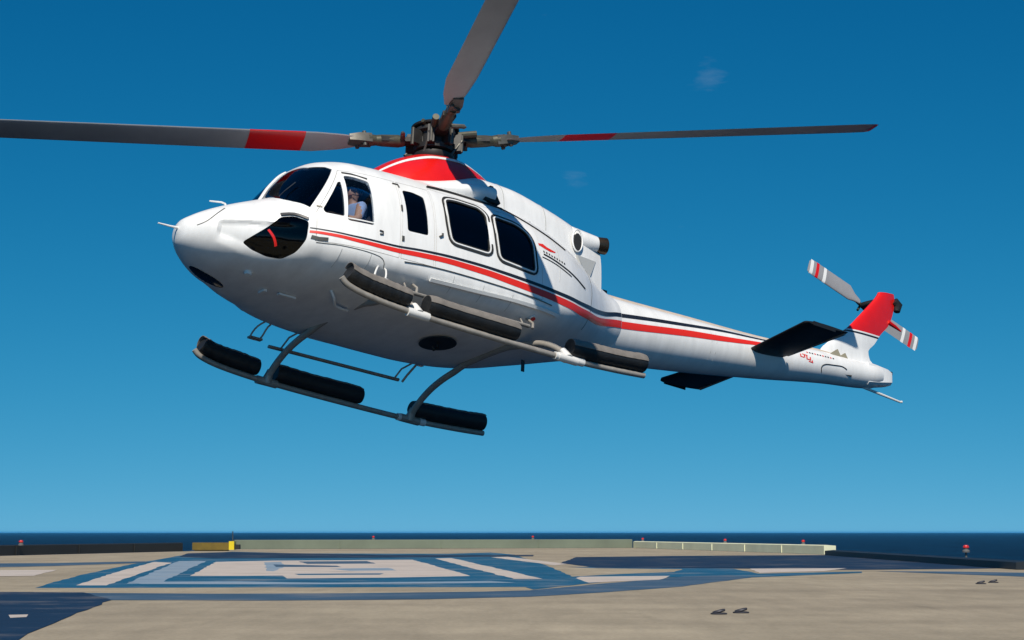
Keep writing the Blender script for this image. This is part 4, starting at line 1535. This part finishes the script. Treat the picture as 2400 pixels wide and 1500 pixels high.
# yellow equipment box at the far left corner
YEL = mat('yellow_paint', (0.72, 0.55, 0.01), 0.5, var=0.1)
OCH = mat('dark_ochre', (0.15, 0.10, 0.008), 0.7, var=0.3)  # body tone, much darker than the yellow end
b0, b1 = Vector((-6.95, 45.6, 0)), Vector((-6.05, 46.3, 0))
box_root = bpy.data.objects.new('equipment_box', None)
COL.objects.link(box_root)
box_root.location = (-6.30 * K, 46.0 * K, 0.0)
box_root.scale = (K, K, K)
tag(box_root, 'long ochre equipment box with a bright yellow end at the deck corner', 'box')
MB().box((-0.10, 0, 0.10), (0.78, 0.35, 0.155)).box((-0.10, 0, 0.012), (0.70, 0.30, 0.02)).build('box_body', OCH, box_root, 0)
MB().box((0.345, -0.01, 0.115), (0.11, 0.38, 0.18)).build('yellow_end', YEL, box_root, 0)
MB().box((0.45, 0, 0.085), (0.10, 0.25, 0.10)).build('end_bracket', KDARK, box_root, 0)
MB().tube([(0.345, 0, 0.205), (0.345, 0, 0.42)], 0.010, 8).build('whip_aerial', STEEL, box_root)

# perimeter lights
REDL = mat('red_lamp_glass', (0.55, 0.02, 0.015), 0.25, coat=0.3)
BASEL = mat('lamp_base', (0.10, 0.10, 0.10), 0.6)


def lamp(x, y, z, label, sc=1.0, post=0.0):
    sc *= 0.8
    r_ = bpy.data.objects.new('perimeter_light', None)
    COL.objects.link(r_)
    r_.location = (x * K, y * K, z * K)
    r_.scale = (K, K, K)
    MB().tube([(0, 0, 0), (0, 0, 0.02), (0, 0, 0.035), (0, 0, 0.05)], [0.05 * sc, 0.05 * sc, 0.032 * sc, 0.032 * sc], 14).build('lamp_base', BASEL, r_)
    if post:
        r_.location.z += post * K
        MB().tube([(0, 0, -post), (0, 0, 0.01)], 0.014, 10).build('post', BASEL, r_)
    rr = [(0.034, 0.05), (0.040, 0.058), (0.040, 0.072), (0.034, 0.084), (0.020, 0.091), (0.006, 0.093)]
    MB().tube([(0, 0, b) for a, b in rr], [a * sc for a, b in rr], 16).build('red_dome', REDL, r_)
    tag(r_, label, 'light', 'perimeter lights along the deck edge')


def along(p0, p1, t):
    return p0[0] + (p1[0] - p0[0]) * t, p0[1] + (p1[1] - p0[1]) * t


A, B = (-6.50, 50.75), (3.05, 54.85)
lamp(*along(A, B, 0.33), 0.215, 'red light on the green coaming nearer the yellow box')
lamp(*along(A, B, 0.735), 0.215, 'red light on the green coaming toward its right end')
A, B = (3.17, 54.6), (5.65, 38.4)
lamp(*along(A, B, 0.04), 0.165, 'red light at the left end of the cream coaming')
lamp(*along(A, B, 0.545), 0.165, 'red light midway along the cream coaming')
lamp(*along(A, B, 0.90), 0.165, 'red light near the right end of the cream coaming')
lamp(5.68, 27.0, 0.077, 'dark red light alone beyond the cream coaming, at far right', 1.2, 0.07)
lamp(-8.42, 37.0, 0.17, 'red light on the black coaming at the left picture edge', 1.2)

# tie-down rings set in the deck
CUP = mat('rusty_steel', (0.05, 0.05, 0.06), 0.6, metal=0.4, var=0.4, vscale=20)
for (x, y), lb in (((1.01, 10.57), 'left ring of the nearer pair of steel tie-downs'), ((1.135, 10.73), 'right ring of the nearer pair of steel tie-downs'),
                   ((3.62, 16.69), 'left ring of the farther pair of steel tie-downs'), ((3.81, 17.11), 'right ring of the farther pair of steel tie-downs')):
    r_ = bpy.data.objects.new('tie_down_ring', None)
    COL.objects.link(r_)
    r_.location = (x * K, y * K, 0.0)
    MB().tube([(0, 0, 0.0005), (0, 0, 0.003), (0, 0, 0.004)], [0.019, 0.019, 0.014], 18).build('base_plate', CUP, r_)
    pts = [(0.012 * math.cos(2 * math.pi * k / 16), 0.012 * math.sin(2 * math.pi * k / 16), 0.007 + 0.003 * math.cos(2 * math.pi * k / 16)) for k in range(17)]
    MB().tube(pts, 0.0032, 6, cap=False).build('ring', CUP, r_)
    tag(r_, lb, 'tie-down', 'tie-down rings in the deck')

# ------------------------------------------------------------------ sea haze
hz = bpy.data.materials.new('sea_haze')
hz.use_nodes = True
n, l = hz.node_tree.nodes, hz.node_tree.links
n.clear()
ho = n.new('ShaderNodeOutputMaterial')
hv = n.new('ShaderNodeVolumePrincipled')
hv.inputs['Color'].default_value = (0.08, 0.50, 1.0, 1)
hv.inputs['Density'].default_value = 0.000018
l.new(hv.outputs['Volume'], ho.inputs['Volume'])
haze = MB().box((0, 27500, -5.5), (120000, 65000, 27.0)).build('haze', hz, None, 0)
haze['kind'] = 'stuff'
